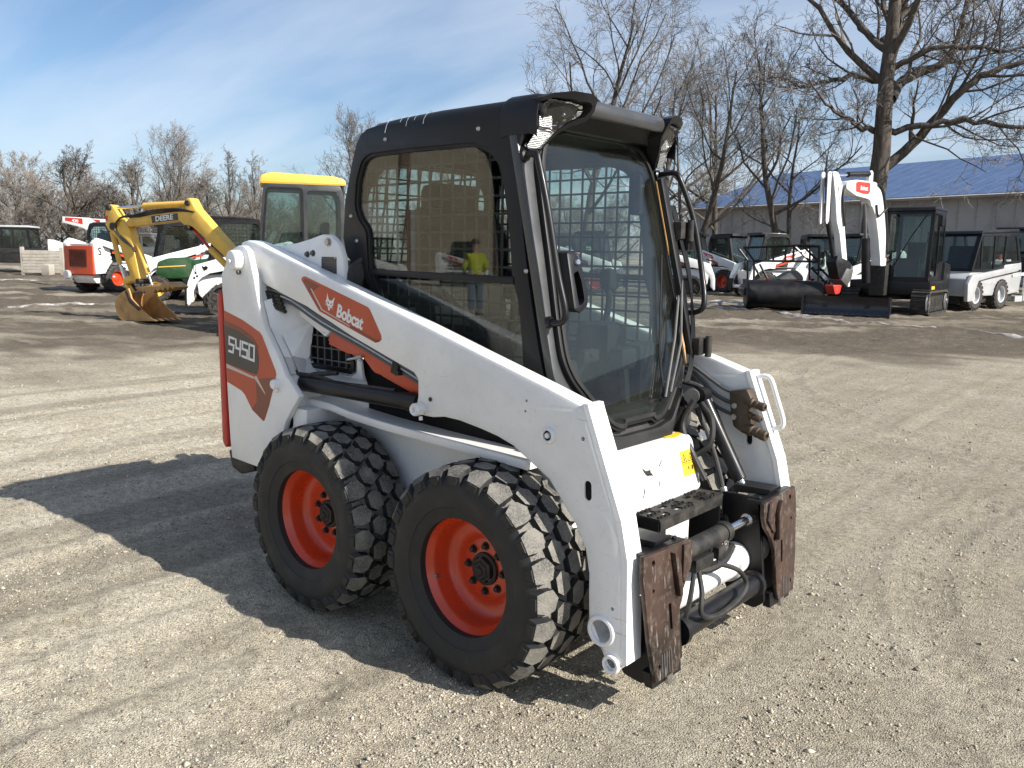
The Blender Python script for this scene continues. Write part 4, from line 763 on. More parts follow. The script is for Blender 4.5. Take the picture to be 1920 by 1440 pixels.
pale = mixc(n, l, ramp(n, l, g1.outputs['Fac'], [(.36, 0.0), (.68, 1.0)]).outputs[0], (.72, .64, .485), (.90, .825, .66))
pale = mixc(n, l, ramp(n, l, g3.outputs['Fac'], [(.36, .70), (.54, 0.0)]).outputs[0], pale, (.30, .255, .185))
vs_ = n.new('ShaderNodeSeparateColor'); l.new(vg.outputs['Color'], vs_.inputs[0])
pale = mixc(n, l, 1.0, pale, ramp(n, l, vs_.outputs['Red'], [(.0, .42), (.10, .80), (.40, 1.02), (1.0, 1.2)]).outputs[0], 'MULTIPLY')
gp_ = noise(n, l, 24, 5, .7, tcg.outputs['Object']); pale = mixc(n, l, 1.0, pale, ramp(n, l, gp_.outputs['Fac'], [(.32, .66), (.60, 1.10)]).outputs[0], 'MULTIPLY')
mudc = mixc(n, l, ramp(n, l, g2.outputs['Fac'], [(.36, 0.0), (.66, 1.0)]).outputs[0], (.088, .070, .050), (.26, .215, .16))
gq_ = noise(n, l, 7, 6, .7, tcg.outputs['Object'], .6); mudc = mixc(n, l, ramp(n, l, gq_.outputs['Fac'], [(.52, 0.0), (.66, .55)]).outputs[0], mudc, (.36, .31, .245))
mudc = mixc(n, l, ramp(n, l, g1.outputs['Fac'], [(.42, 0.0), (.62, .6)]).outputs[0], mudc, (.145, .118, .088))
l.new(mixc(n, l, an.outputs['Fac'], pale, mudc), b.inputs['Base Color'])
b.inputs['Roughness'].default_value = .95; b.inputs['Specular IOR Level'].default_value = .25
hsum = n.new('ShaderNodeMath'); hsum.operation = 'ADD'; l.new(g2.outputs['Fac'], hsum.inputs[0]); l.new(g3.outputs['Fac'], hsum.inputs[1])
hs2 = n.new('ShaderNodeMath'); hs2.operation = 'MULTIPLY_ADD'; hs2.inputs[1].default_value = -.9; l.new(vg.outputs['Distance'], hs2.inputs[0]); l.new(hsum.outputs[0], hs2.inputs[2])
bump(n, l, b, hs2.outputs[0], 1.0, .020)
me.materials.append(gm); go_ = bpy.data.objects.new('ground', me); COL.objects.link(go_); tag(go_, 'tan gravel yard with wheel ruts and darker mud further back', None, None, 'structure')
# loose stones near the photographer
rs = np.random.RandomState(5); NS = 150000
f_ = np.exp(rs.uniform(math.log(1.6), math.log(10.5), NS)); r_ = f_*np.tan(rs.uniform(-.68, .68, NS))
clus = fbm((CAM.x+RH.x*r_+FH.x*f_)*3.2, (CAM.y+RH.y*r_+FH.y*f_)*.5, 91, 3); keep = rs.rand(NS) < np.clip((clus-.40)*4.5, .08, 1); f_, r_ = f_[keep], r_[keep]; NS = len(f_)
z_ = ground_height(r_, f_); sx_ = CAM.x+RH.x*r_+FH.x*f_; sy_ = CAM.y+RH.y*r_+FH.y*f_
sz = .0023*np.exp(rs.normal(0, .50, NS))*(1+.08*f_); sz = np.clip(sz, .0012, .015)
octa = np.array([(1, 0, 0), (0, 1, 0), (-1, 0, 0), (0, -1, 0), (0, 0, .75), (0, 0, -.75)], float)
V = octa[None]*(1+rs.uniform(-.35, .35, (NS, 6, 1))); a = rs.uniform(0, 6.28, NS); ca, sa = np.cos(a)[:, None], np.sin(a)[:, None]
asp = rs.uniform(.6, 1.0, (NS, 1)); X = V[:, :, 0]; Y = V[:, :, 1]*asp; Z = V[:, :, 2]*rs.uniform(.5, 1, (NS, 1))+rs.uniform(-.2, .2, (NS, 1))*V[:, :, 0]
P = np.stack([(X*ca-Y*sa)*sz[:, None]+sx_[:, None], (X*sa+Y*ca)*sz[:, None]+sy_[:, None], Z*sz[:, None]+(z_+sz*.25)[:, None]], -1).reshape(-1, 3)
of = np.array([(0, 1, 4), (1, 2, 4), (2, 3, 4), (3, 0, 4), (1, 0, 5), (2, 1, 5), (3, 2, 5), (0, 3, 5)]); FC = (np.arange(NS)[:, None, None]*6+of[None]).reshape(-1, 3)
ms = bpy.data.meshes.new('gravel'); ms.vertices.add(len(P)); ms.vertices.foreach_set('co', P.reshape(-1)); ms.loops.add(FC.size); ms.loops.foreach_set('vertex_index', FC.reshape(-1)); ms.polygons.add(len(FC)); ms.polygons.foreach_set('loop_start', np.arange(0, FC.size, 3)); ms.update(); ms.validate()
sa_ = ms.attributes.new('tone', 'FLOAT', 'POINT'); sa_.data.foreach_set('value', np.repeat(np.clip(rs.normal(.5, .22, NS), 0, 1), 6).astype(np.float32))
smt, n, l, b = newmat('gravel_stone'); an = n.new('ShaderNodeAttribute'); an.attribute_name = 'tone'
l.new(ramp(n, l, an.outputs['Fac'], [(0, (.10, .082, .06)), (.3, (.30, .255, .195)), (.65, (.48, .42, .33)), (1, (.64, .585, .49))]).outputs[0], b.inputs['Base Color']); b.inputs['Roughness'].default_value = .9
ms.materials.append(smt); gs = bpy.data.objects.new('gravel', ms); COL.objects.link(gs); tag(gs, 'loose pale and dark stones scattered over the yard', 'gravel', None, 'stuff')
# remains of snow and ice along the edges of the yard
snm, n, l, b = newmat('dirty_snow'); tcs = n.new('ShaderNodeTexCoord'); q1 = noise(n, l, 5, 6, .7, tcs.outputs['Object'])
l.new(ramp(n, l, q1.outputs['Fac'], [(.40, (.13, .108, .082)), (.53, (.33, .30, .265)), (.70, (.62, .61, .60))]).outputs[0], b.inputs['Base Color']); b.inputs['Roughness'].default_value = .6; bump(n, l, b, q1.outputs['Fac'], .6, .05)
def snow(label, pts, w, h=.05, seed=1):
    rr = random.Random(seed); P_ = []
    for i in range(len(pts)-1):
        (a, b_), (c, d) = pts[i], pts[i+1]; k = max(3, int(math.hypot(c-a, d-b_)/.18))
        for j in range(k): P_.append((a+(c-a)*j/k, b_+(d-b_)*j/k))
    rows = []; k = len(P_); base = C0+RH*P_[0][0]+FH*P_[0][1]
    ph = rr.uniform(0, 50)
    for i, (r0, f0) in enumerate(P_):
        (a, b_), (c, d) = P_[max(0, i-1)], P_[min(k-1, i+1)]; t = Vector((c-a, d-b_)).normalized(); nn = Vector((-t.y, t.x))
        nz1, nz2, nz3 = (float(fbm(np.array([i*sc_+ph]), np.array([ph+of_]), seed, 3)[0]) for sc_, of_ in ((.11, 0), (.31, 9), (.31, 19)))
        ww = w*min(2.2, max(0.0, nz1-.36)*6.5)*(1 if .03 < i/k < .97 else .1); off = (float(fbm(np.array([i*.05]), np.array([ph*2]), seed+5, 3)[0])-.5)*w*2.2; row = []
        for j in range(9):
            u = (j/8-.5)*2; wu = ww*.5*(.4+1.2*(nz2 if u > 0 else nz3)); q = (r0+nn.x*(off+u*wu), f0+nn.y*(off+u*wu))
            zz = float(ground_height(np.array([q[0]]), np.array([q[1]]))[0])+h*(1-u*u)*rr.uniform(.3, 1.2)*min(1, ww/w)-(.03 if abs(u) > .9 or ww < .02 else .0)+.004
            wp_ = C0+RH*q[0]+FH*q[1]; row.append((wp_.x-base.x, wp_.y-base.y, zz))
        rows.append(row)
    mb = MB(); mb.sheet(rows); o = mb.build('snow_strip', snm, None, 60); o.location = (base.x, base.y, 0); tag(o, label, 'snow', 'strips of old snow', 'stuff'); return o
snow('dirty white snow strip running in front of the dark dozer blade', [(4.6, 21.8), (5.6, 20.6), (6.3, 19.0), (6.9, 17.6), (7.6, 17.0), (8.3, 16.2), (9.1, 14.7), (9.8, 13.2)], .26, .04, 3)
snow('old snow bank behind the black roller attachment', [(4.4, 24.2), (5.4, 23.4), (6.6, 22.2)], .9, .07, 4)
snow('thin snow strip on the mud at the far end of the yard', [(-20.5, 29.2), (-18.2, 30.0), (-16.6, 30.4)], .55, .04, 5)
snow('pale ice strip leading to the yellow excavator bucket', [(-11.0, 18.2), (-10.2, 19.0), (-9.2, 20.0), (-8.2, 20.4)], .35, .03, 6)
snow('heap of old snow beside the grey plank barrier', [(-24.5, 33.4), (-22.5, 33.2), (-20.8, 33.6)], 1.3, .35, 8)

# ================================================================ building
bm_, n, l, b = newmat('blue_metal_roof'); t_ = n.new('ShaderNodeTexCoord'); q1 = noise(n, l, 1.2, 5, .65, t_.outputs['Object'])
l.new(ramp(n, l, q1.outputs['Fac'], [(.3, (.046, .088, .19)), (.7, (.076, .132, .25))]).outputs[0], b.inputs['Base Color']); b.inputs['Roughness'].default_value = .75; bump(n, l, b, noise(n, l, 9, 3, .6, t_.outputs['Object']).outputs['Fac'], .5, .05); M['blue_roof'] = bm_
M['shed_wall'] = paint('weathered_shed_wall', (.44, .43, .42), .75, 0, (.12, .11, .10), .6, .6, relief=.1)
ev = Vector((11.436, -16.8)).normalized(); nv = Vector((-ev.y, ev.x)); nv = Vector((.826, .563))
BLD = thing('shed', 'long grey metal shed with blue gable roof behind the parked machines', 'building', (C0+RH*11.65+FH*55.7).to_tuple())
def shed(u, v, z): q = ev*u+nv*v; w_ = RH*q.x+FH*q.y; return (w_.x, w_.y, z)
LEN, WD = 62.0, 18.0; EZ, RZ = 4.66, 7.3
sw = MB()
sw.add([shed(0, 0, 0), shed(LEN, 0, 0), shed(LEN, WD, 0), shed(0, WD, 0), shed(0, 0, EZ), shed(LEN, 0, EZ), shed(LEN, WD, EZ), shed(0, WD, EZ), shed(0, WD/2, RZ), shed(LEN, WD/2, RZ)], [(0, 1, 5, 4), (1, 2, 6, 9, 5), (2, 3, 7, 6), (3, 0, 4, 8, 7)]); sw.build('wall', 'shed_wall', BLD, 0)
rf_ = MB()
for sgn in (0, 1):
    y0, y1 = (-.5, WD/2) if sgn == 0 else (WD+.5, WD/2); ez = EZ-.5*(RZ-EZ)/(WD/2)
    a = [shed(-.5, y0, ez+.06), shed(LEN+.5, y0, ez+.06), shed(LEN+.5, y1, RZ+.06), shed(-.5, y1, RZ+.06)]; d = [shed(-.5, y0, ez-.08), shed(LEN+.5, y0, ez-.08), shed(LEN+.5, y1, RZ-.08), shed(-.5, y1, RZ-.08)]
    rf_.add(a+d, [(0, 1, 2, 3), (4, 5, 6, 7), (0, 1, 5, 4), (1, 2, 6, 5), (3, 0, 4, 7)])
roof_ = rf_.build('roof', 'blue_roof', BLD, 0)
rb1 = MB(); ez = EZ-.5*(RZ-EZ)/(WD/2)
rb1.add([shed(-.03, -.5, ez+.06), shed(.03, -.5, ez+.06), shed(.03, WD/2, RZ+.06), shed(-.03, WD/2, RZ+.06), shed(-.015, -.5, ez+.070), shed(.015, -.5, ez+.070), shed(.015, WD/2, RZ+.070), shed(-.015, WD/2, RZ+.070)], [(4, 5, 6, 7), (0, 1, 5, 4), (1, 2, 6, 5), (2, 3, 7, 6), (3, 0, 4, 7)]); RIB = rb1.mesh('roof_rib', 'blue_roof', 0)
wb1 = MB(); wb1.add([shed(-.05, 0, 0), shed(.05, 0, 0), shed(.05, 0, EZ-.05), shed(-.05, 0, EZ-.05), shed(-.03, -.05, 0), shed(.03, -.05, 0), shed(.03, -.05, EZ-.05), shed(-.03, -.05, EZ-.05)], [(4, 5, 6, 7), (0, 1, 5, 4), (1, 2, 6, 5), (2, 3, 7, 6), (3, 0, 4, 7)]); BAT = wb1.mesh('wall_rib', 'shed_wall', 0)
for k in range(70):
    u = .45+.88*k
    link('roof_rib', RIB, roof_, Vector(shed(u, 0, 0))); link('wall_rib', BAT, BLD, Vector(shed(u+.2, 0, 0)))
dn = MB()
for (u, w_, h) in ((22, 3.6, 3.6), (34, 1.0, 2.1)): dn.add([shed(u, -.06, .3), shed(u+w_, -.06, .3), shed(u+w_, -.06, h), shed(u, -.06, h), shed(u, .0, .3), shed(u+w_, .0, .3), shed(u+w_, 0, h), shed(u, 0, h)], [(0, 1, 2, 3), (0, 1, 5, 4), (1, 2, 6, 5), (2, 3, 7, 6), (3, 0, 4, 7)]); 
dn.build('sliding_door', 'galv', BLD, 0)
gt = MB(); gt.add([shed(-.5, -.62, ez-.02), shed(LEN+.5, -.62, ez-.02), shed(LEN+.5, -.5, ez-.12), shed(-.5, -.5, ez-.12), shed(-.5, -.5, ez+.04), shed(LEN+.5, -.5, ez+.04)], [(0, 1, 2, 3), (0, 1, 5, 4)]); gt.build('gutter', 'shed_wall', roof_, 0)

# ================================================================ bare trees
def bark(name, c1, c2):
    m, n, l, b = newmat(name); t_ = n.new('ShaderNodeTexCoord'); mp_ = n.new('ShaderNodeMapping'); mp_.inputs['Scale'].default_value = (1, 1, .22); l.new(t_.outputs['Object'], mp_.inputs[0])
    q = noise(n, l, 9, 5, .7, mp_.outputs[0]); l.new(ramp(n, l, q.outputs['Fac'], [(.35, c1), (.65, c2)]).outputs[0], b.inputs['Base Color']); b.inputs['Roughness'].default_value = .9; bump(n, l, b, q.outputs['Fac'], .7, .04); return m
M['bark'] = bark('grey_brown_bark', (.04, .033, .027), (.115, .096, .078)); M['twig'] = bark('grey_twigs', (.11, .094, .08), (.21, .185, .16)); M['twig_dark'] = bark('dark_twigs', (.06, .051, .043), (.12, .103, .086)); M['twig_tan'] = bark('tan_twigs', (.165, .142, .122), (.29, .258, .228))
def grow_tree(seed, H, tr, limbs, spread=.9, forks=(7, 6, 5), up=.16, clear=.28, lean=(0, 0), multi=1, seglen=None, twr=.006, limb_len=.62, crook=.16, limb_paths=()):
    rg = random.Random(seed); thick = MB(); thin = MB()
    def path(p, d, ln, nseg, wob, upk):
        out = [p]; d = d.normalized()
        for i in range(nseg):
            d = (d+Vector((rg.gauss(0, wob), rg.gauss(0, wob), rg.gauss(0, wob)*.7+upk))).normalized(); p = p+d*(ln/nseg); out.append(p)
        return out
    def branch(p, d, ln, r, lv):
        ns_ = (7, 6, 5, 3, 2)[lv]; pts = path(p, d, ln, ns_, (crook*.6, crook, crook*1.1, crook*1.2, .2)[lv], (up*.35, up*.5, up*.5, up*.4, .03)[lv])
        r1 = max(twr*.6, r*(.42 if lv == 0 else .30)); rads = [r+(r1-r)*(i/ns_)**.8 for i in range(ns_+1)]
        (thick if lv < 2 else thin).tube(pts, rads, (8, 6, 4, 3, 3)[lv], cap=False)
        if lv >= 1+len(forks): return
        k = forks[lv-1] if lv >= 1 else 0
        for j in range(k):
            t = .22+.78*(j+rg.random()*.9)/k; i = min(ns_-1, int(t*ns_)); q = pts[i].lerp(pts[i+1], t*ns_-i)
            dd = (pts[i+1]-pts[i]).normalized(); az = rg.uniform(0, 6.283); sd = dd.orthogonal().normalized(); sd = Matrix.Rotation(az, 3, dd) @ sd
            aa = rg.uniform(.55, 1.05); nd = dd*math.cos(aa)+sd*math.sin(aa)
            branch(q, nd, ln*rg.uniform(.34, .58)*(1.1-.35*t), max(twr, rads[i]*rg.uniform(.42, .62)), lv+1)
    for mlt in range(multi):
        az0 = rg.uniform(0, 6.28); d0 = Vector((lean[0]+(.22*math.cos(az0) if multi > 1 else 0), lean[1]+(.22*math.sin(az0) if multi > 1 else 0), 1))
        hh = H*(1 if mlt == 0 else rg.uniform(.7, .95)); tpts = path(Vector((.25*mlt*math.cos(az0), .25*mlt*math.sin(az0), -.2)), d0, hh*.80, 12, .045, .03)
        trr = tr*(1 if mlt == 0 else .75); rads = [trr*(1.25 if i == 0 else 1)*(1-.80*(i/12)**1.1) for i in range(13)]; thick.tube(tpts, rads, 12, cap=False)
        for j in range(limbs):
            t = clear+(1-clear)*(j+rg.random()*.7)/limbs; t = min(.99, t); i = min(11, int(t*12)); q = tpts[i].lerp(tpts[i+1], t*12-i)
            az = j*2.399+rg.uniform(-.5, .5)+az0; el = rg.uniform(.25, .75)*(1-spread)+.35+.75*t*t
            dd = Vector((math.cos(az)*math.cos(el), math.sin(az)*math.cos(el), math.sin(el)))
            branch(q, dd, hh*limb_len*(1-.62*t)*rg.uniform(.8, 1.15), rads[i]*rg.uniform(.45, .66), 1)
    for (r0, pts_, kids) in limb_paths:
        P_ = [Vector(q)+Vector((0, rg.uniform(-.3, .3), 0)) for q in pts_]; Q = []; E = [P_[0]*2-P_[1]]+P_+[P_[-1]*2-P_[-2]]
        for i in range(1, len(E)-2):
            a, b_, c, d = E[i-1:i+3]
            for k in range(5): t = k/5; Q.append(.5*((2*b_)+(c-a)*t+(2*a-5*b_+4*c-d)*t*t+(3*b_-a-3*c+d)*t**3)+Vector((rg.gauss(0, .05), rg.gauss(0, .05), rg.gauss(0, .05))))
        Q.append(P_[-1]); nq = len(Q); rads = [r0*(1-.78*i/(nq-1)) for i in range(nq)]; thick.tube(Q, rads, 9, cap=False); ln = sum((Q[i+1]-Q[i]).length for i in range(nq-1))
        for j in range(kids):
            t = .12+.88*(j+rg.random())/kids; i = min(nq-2, int(t*(nq-1))); dd = (Q[i+1]-Q[i]).normalized(); sd = Matrix.Rotation(rg.uniform(0, 6.283), 3, dd) @ dd.orthogonal().normalized(); sd.y *= .6; aa = rg.uniform(.5, 1.0)
            branch(Q[i], dd*math.cos(aa)+sd*math.sin(aa), ln*rg.uniform(.30, .55), max(twr*2, rads[i]*rg.uniform(.32, .5)), 1)
    return thick, thin
TREES = {}
def tree(kind, label, r, f, rot=0, scale=1.0, group='bare trees round the yard', twig='twig', **kw):
    if kind not in TREES:
        a, b_ = grow_tree(**kw); TREES[kind] = (a.mesh('trunk', 'bark', 60), b_.mesh('crown', twig, 60))
    t = thing('bare_tree', label, 'tree', yard(r, f), rot, group); t.scale = (scale,)*3
    link('trunk', TREES[kind][0], t); link('crown', TREES[kind][1], t); return t
# the big tree's main limbs: (right, back, up) in metres from the foot of its trunk
tree('big', 'huge old bare tree with thick forked trunk behind the white excavator', 13.65, 32.5, YARD_ROT, 1, seed=9, H=20, tr=.42, limbs=10, spread=.8, forks=(7, 6, 4), clear=.48, twr=.009, limb_len=.50, crook=.20, up=.16, limb_paths=[
    (.20, [(0.29, 0.0, 4.49), (1.66, -0.5, 6.05), (2.55, -1.0, 7.37), (3.64, -1.3, 7.93), (5.07, -1.6, 8.26), (6.67, -2.0, 9.05)], 15), (.22, [(0.12, 0.0, 6.98), (1.28, 0.6, 8.01), (2.75, 1.0, 8.80), (3.35, 1.2, 10.40), (3.98, 1.2, 12.67)], 14), (.26, [(0.04, 0.0, 8.95), (0.56, 0.3, 9.79), (1.04, 0.5, 11.43), (1.70, 0.6, 13.92)], 12),
    (.12, [(-0.04, 0.0, 5.80), (-1.20, -0.8, 6.09), (-2.44, -1.6, 6.42), (-3.48, -2.0, 7.29)], 11), (.12, [(-0.08, 0.0, 7.66), (-1.30, 0.6, 7.99), (-2.44, 1.2, 7.70), (-3.89, 1.6, 8.12)], 11), (.13, [(0.14, 0.0, 5.88), (1.88, -1.0, 6.13), (3.42, -2.0, 5.94), (5.42, -3.0, 5.43), (7.18, -3.5, 5.53)], 14), (.12, [(0.17, 0.0, 8.12), (1.70, -0.8, 8.74), (3.35, -1.5, 8.57), (5.63, -2.0, 8.78)], 12), (.14, [(-0.08, 0.0, 8.74), (-0.99, 1.0, 10.40), (-2.03, 1.5, 12.05), (-2.86, 2.0, 13.50)], 12)])
tree('mid', 'slender bare tree rising over the shed roof', 10.9, 35, 1.0, 1, seed=5, H=11.5, tr=.17, limbs=9, forks=(7, 6, 5), clear=.22, multi=2, twr=.007, limb_len=.52, crook=.19)
tree('mid', 'bare tree between the loader cab and the shed', 8.2, 40, 2.6, 1.05)
tree('tall', 'tall spreading bare tree directly behind the black cab', 3.7, 46, .3, 1, seed=23, H=16.5, tr=.26, limbs=14, forks=(8, 6, 6), clear=.25, twr=.009, limb_len=.58, crook=.15)
tree('tall', 'lower bare tree showing past the edge of the cab roof', 8.6, 50, 2.1, .86)
tree('tall', 'bare tree crown showing over the rear of the cab', -3.6, 62, 4.0, .62)
tree('tall', 'bare tree standing by the gable end of the shed', 12.4, 52, 5.2, .80)
tree('fan', 'fan shaped bare tree above the yellow boom', -22.2, 55, 0, .76, seed=31, H=10.6, tr=.20, limbs=16, forks=(8, 7, 5), clear=.12, twr=.010, limb_len=.72, spread=.15, up=.25, crook=.10)
tree('upright', 'narrow bare tree just left of the yellow roofed cab', -19.0, 57, .6, .80, seed=37, H=10.2, tr=.17, limbs=16, forks=(6, 6, 5), clear=.10, twr=.010, limb_len=.36, spread=.3, up=.24, crook=.10)
tree('upright', 'second narrow bare tree beside the yellow roofed cab', -17.4, 58, 2.4, .78)
tree('fan', 'pale bare tree against the left edge of the black cab', -9.9, 56, 1.4, .86)
tree('round', 'dark gnarled bare tree behind the raised white arm', -31.3, 60, 0, 1, twig='twig_dark', seed=41, H=7.4, tr=.34, limbs=14, forks=(8, 7, 5), clear=.20, twr=.012, limb_len=.72, crook=.22)
tree('round', 'low dark bare tree right of the gnarled one', -27.2, 62, 2.0, .92, group='low dark trees')
tree('bushy', 'tan bushy bare tree at the left picture edge', -37.8, 64, 0, .86, twig='twig_tan', seed=47, H=9.6, tr=.24, limbs=18, forks=(8, 7, 6), clear=.05, twr=.012, limb_len=.62, up=.2, multi=2, crook=.14)
tree('bushy', 'tan bushy bare tree behind the grey pickup bed', -33.6, 70, 1.9, .80)
tree('bushy', 'tan bushy tree filling the gap left of the gnarled tree', -43.0, 68, 3.3, .85)
tree('bushy', 'tan thicket tree beyond the dark utility vehicle', -41.5, 60, 5.0, .72)
tree('bushy', 'hazy thicket tree behind the orange loader', -27.5, 72, 4.2, .80)
tree('bushy', 'hazy thicket tree behind the yellow boom elbow', -22.0, 74, .9, .74)
tree('bushy', 'hazy thicket tree between the narrow trees', -16.8, 74, 2.7, .70)
tree('round', 'low bare bush tree behind the dark cab with mesh', -24.0, 66, 3.6, .80, group='low dark trees')
for (r0, f0, sc_, ro, lb) in ((-46, 66, .8, 1.1, 'bare thicket tree cut by the left picture edge'), (-38.5, 72, .74, 2.2, 'bare thicket tree rising behind the dark utility vehicle roof'), (-30, 76, .66, 3.0, 'bare thicket tree above the orange screened tailgate'), (-25.5, 78, .60, .3, 'bare thicket tree above the raised white arm'), (-19.5, 78, .66, 5.5, 'bare thicket tree above the elbow of the yellow boom'), (-13.5, 78, .62, 1.8, 'bare thicket tree hidden behind the yellow cab roof'), (-9.0, 80, .58, 2.9, 'bare thicket tree between yellow roof and black cab'),
    (-35.5, 62, .50, 4.4, 'low tan bush behind the plank barrier'), (-28.8, 63, .46, 1.2, 'low tan bush behind the grey pickup'), (-24.6, 60, .42, 2.5, 'low tan bush behind the yellow stick'), (-20.6, 61, .40, .2, 'low tan bush under the yellow boom'), (-15.0, 62, .42, 3.9, 'low tan bush behind the grey excavator cab'), (16.0, 66, .8, 2.0, 'bare tree top behind the shed ridge'), (2.0, 74, .62, 4.6, 'bare tree hidden behind the black cab roof')):
    tree('bushy', lb, r0, f0, ro, sc_, group='thicket trees')
for (r0, f0, sc_, ro, lb) in ((5.0, 70, .62, .7, 'bare thicket tree seen through the cab door mesh'), (8.6, 74, .66, 3.4, 'bare thicket tree between cab and shed gable'), (-1.5, 70, .60, 5.1, 'bare thicket tree seen through the cab side mesh'), (-5.0, 72, .62, 2.3, 'bare thicket tree behind the rear of the black cab'), (3.2, 60, .40, 1.4, 'low tan bush seen through the cab door')):
    tree('bushy', lb, r0, f0, ro, sc_, group='thicket trees')

# ================================================================ other machines in the yard
def head(hr, hf):
    w_ = RH*hr+FH*hf; return math.atan2(w_.y, w_.x)
def yframe(r0, f0, er, ef, Lr, Lf):
    """outline in (distance along the heading, absolute height), t across; local to a root at yard(Lr, Lf)"""
    k = math.hypot(er, ef); er, ef = er/k, ef/k; o = RH*(r0-Lr)+FH*(f0-Lf); e = RH*er+FH*ef; nn = RH*(-ef)+FH*er; bz = rise(Lf)
    return lambda u, z, t: (o.x+e.x*u+nn.x*t, o.y+e.y*u+nn.y*t, z-bz)
ARM_O = [(-1.51, 1.47), (-1.448, 1.500), (-1.314, 1.472), (-.707, 1.313), (-.021, 1.124), (.424, .992), (.553, .672), (.58, .553), (.59, .225), (.55, .187), (.517, .228), (.456, .337), (.451, .48), (.389, .631), (.287, .747), (.131, .831), (-.121, .880), (-.312, .872), (-.335, 1.003), (-.719, 1.129), (-1.2, 1.277), (-1.45, 1.36), (-1.51, 1.42)]
UP_O = [(-1.507, 1.446), (-1.443, 1.476), (-1.368, 1.455), (-1.322, 1.331), (-1.299, 1.24), (-1.155, 1.012), (-1.01, .86), (-1.112, .742), (-1.26, .52), (-1.562, .506), (-1.58, .799), (-1.594, 1.346)]
def ring(tr=.385, w_=.26, rr=.22):
    mb = MB(); mb.lathe([(rr, -w_*.45), (tr*.86, -w_*.5), (tr*.96, -w_*.42), (tr, -w_*.3), (tr, w_*.3), (tr*.96, w_*.42), (tr*.86, w_*.5), (rr, w_*.45)], (0, 0, 0), (0, 1, 0), 32)
    for i in range(20):
        a = 2*math.pi*i/20
        for s in (-1, 1): mb.box(((tr+.004)*math.cos(a+.1*s), s*w_*.26, (tr+.004)*math.sin(a+.1*s)), (.030, w_*.40, .07), 0, Matrix.Rotation(-a-.1*s, 3, 'Y'))
    return mb.mesh('tyre', 'track', 30)
def disc(rr=.22, w_=.26, mat='rim'):
    mb = MB(); mb.lathe([(rr, -w_*.46), (rr*.92, -w_*.42), (rr*.85, -w_*.1), (rr*.5, -w_*.08), (rr*.3, -w_*.2), (0, -w_*.22)], (0, 0, 0), (0, 1, 0), 28); mb.lathe([(rr, w_*.46), (rr*.9, w_*.3), (0, w_*.3)], (0, 0, 0), (0, 1, 0), 28)
    return mb.mesh('wheel', mat, 35)
RING = ring(); DISC = disc(); DISC_W = disc(mat='silver')
def track_unit(parent, x0, x1, h, y, w_, name='track', frame_mat='black'):
    o = fillet([(x0, .0), (x1, .0), (x1+.10, h*.42), (x1-.06, h), (x0+.06, h), (x0-.10, h*.42)], h*.30, 5); mb = MB()
    oi = inset(o if area(o) > 0 else o[::-1], .05); F = lambda a, b, t: (a, t, b)
    mb.prism(o, y-w_/2, y+w_/2, F, holes=[oi])
    oo = o if area(o) > 0 else o[::-1]; per = [Vector(q) for q in oo]; d = 0
    for i in range(len(per)):
        a, b_ = per[i], per[(i+1) % len(per)]; ln = (b_-a).length
        while d < ln:
            q = a.lerp(b_, d/ln); ang = math.atan2(b_.y-a.y, b_.x-a.x); mb.box((q.x, y, q.y), (.035, w_*.98, .045), 0, Matrix.Rotation(-ang, 3, 'Y')); d += .10
        d -= ln
    tk = mb.build(name, 'track', parent, 30)
    fr = MB(); fr.prism(inset(oi, .03), y-w_*.36, y+w_*.36, F); fr.build('track_frame', frame_mat, tk)
    k = 4
    for i in range(k):
        xx = x0+.05+(x1-x0-.1)*i/(k-1)
        for s in (-1, 1):
            w2 = MB(); w2.lathe([(0, .0), (.03, .01), (.05, .0), (.085, -.01), (.085, -.03)], (xx, y+s*w_*.40, .14), (0, s, 0), 16); w2.build('roller', 'grime', tk)
    for (xx, rr_) in ((x1-.02, h*.30), (x0+.02, h*.30)):
        for s in (-1, 1):
            w2 = MB(); w2.lathe([(0, .0), (.05, .012), (.06, 0), (rr_*.85, 0), (rr_, -.02), (rr_, -.04)], (xx, y+s*w_*.40, h*.46), (0, s, 0), 20); w2.build('sprocket', 'grime', tk)
    return tk
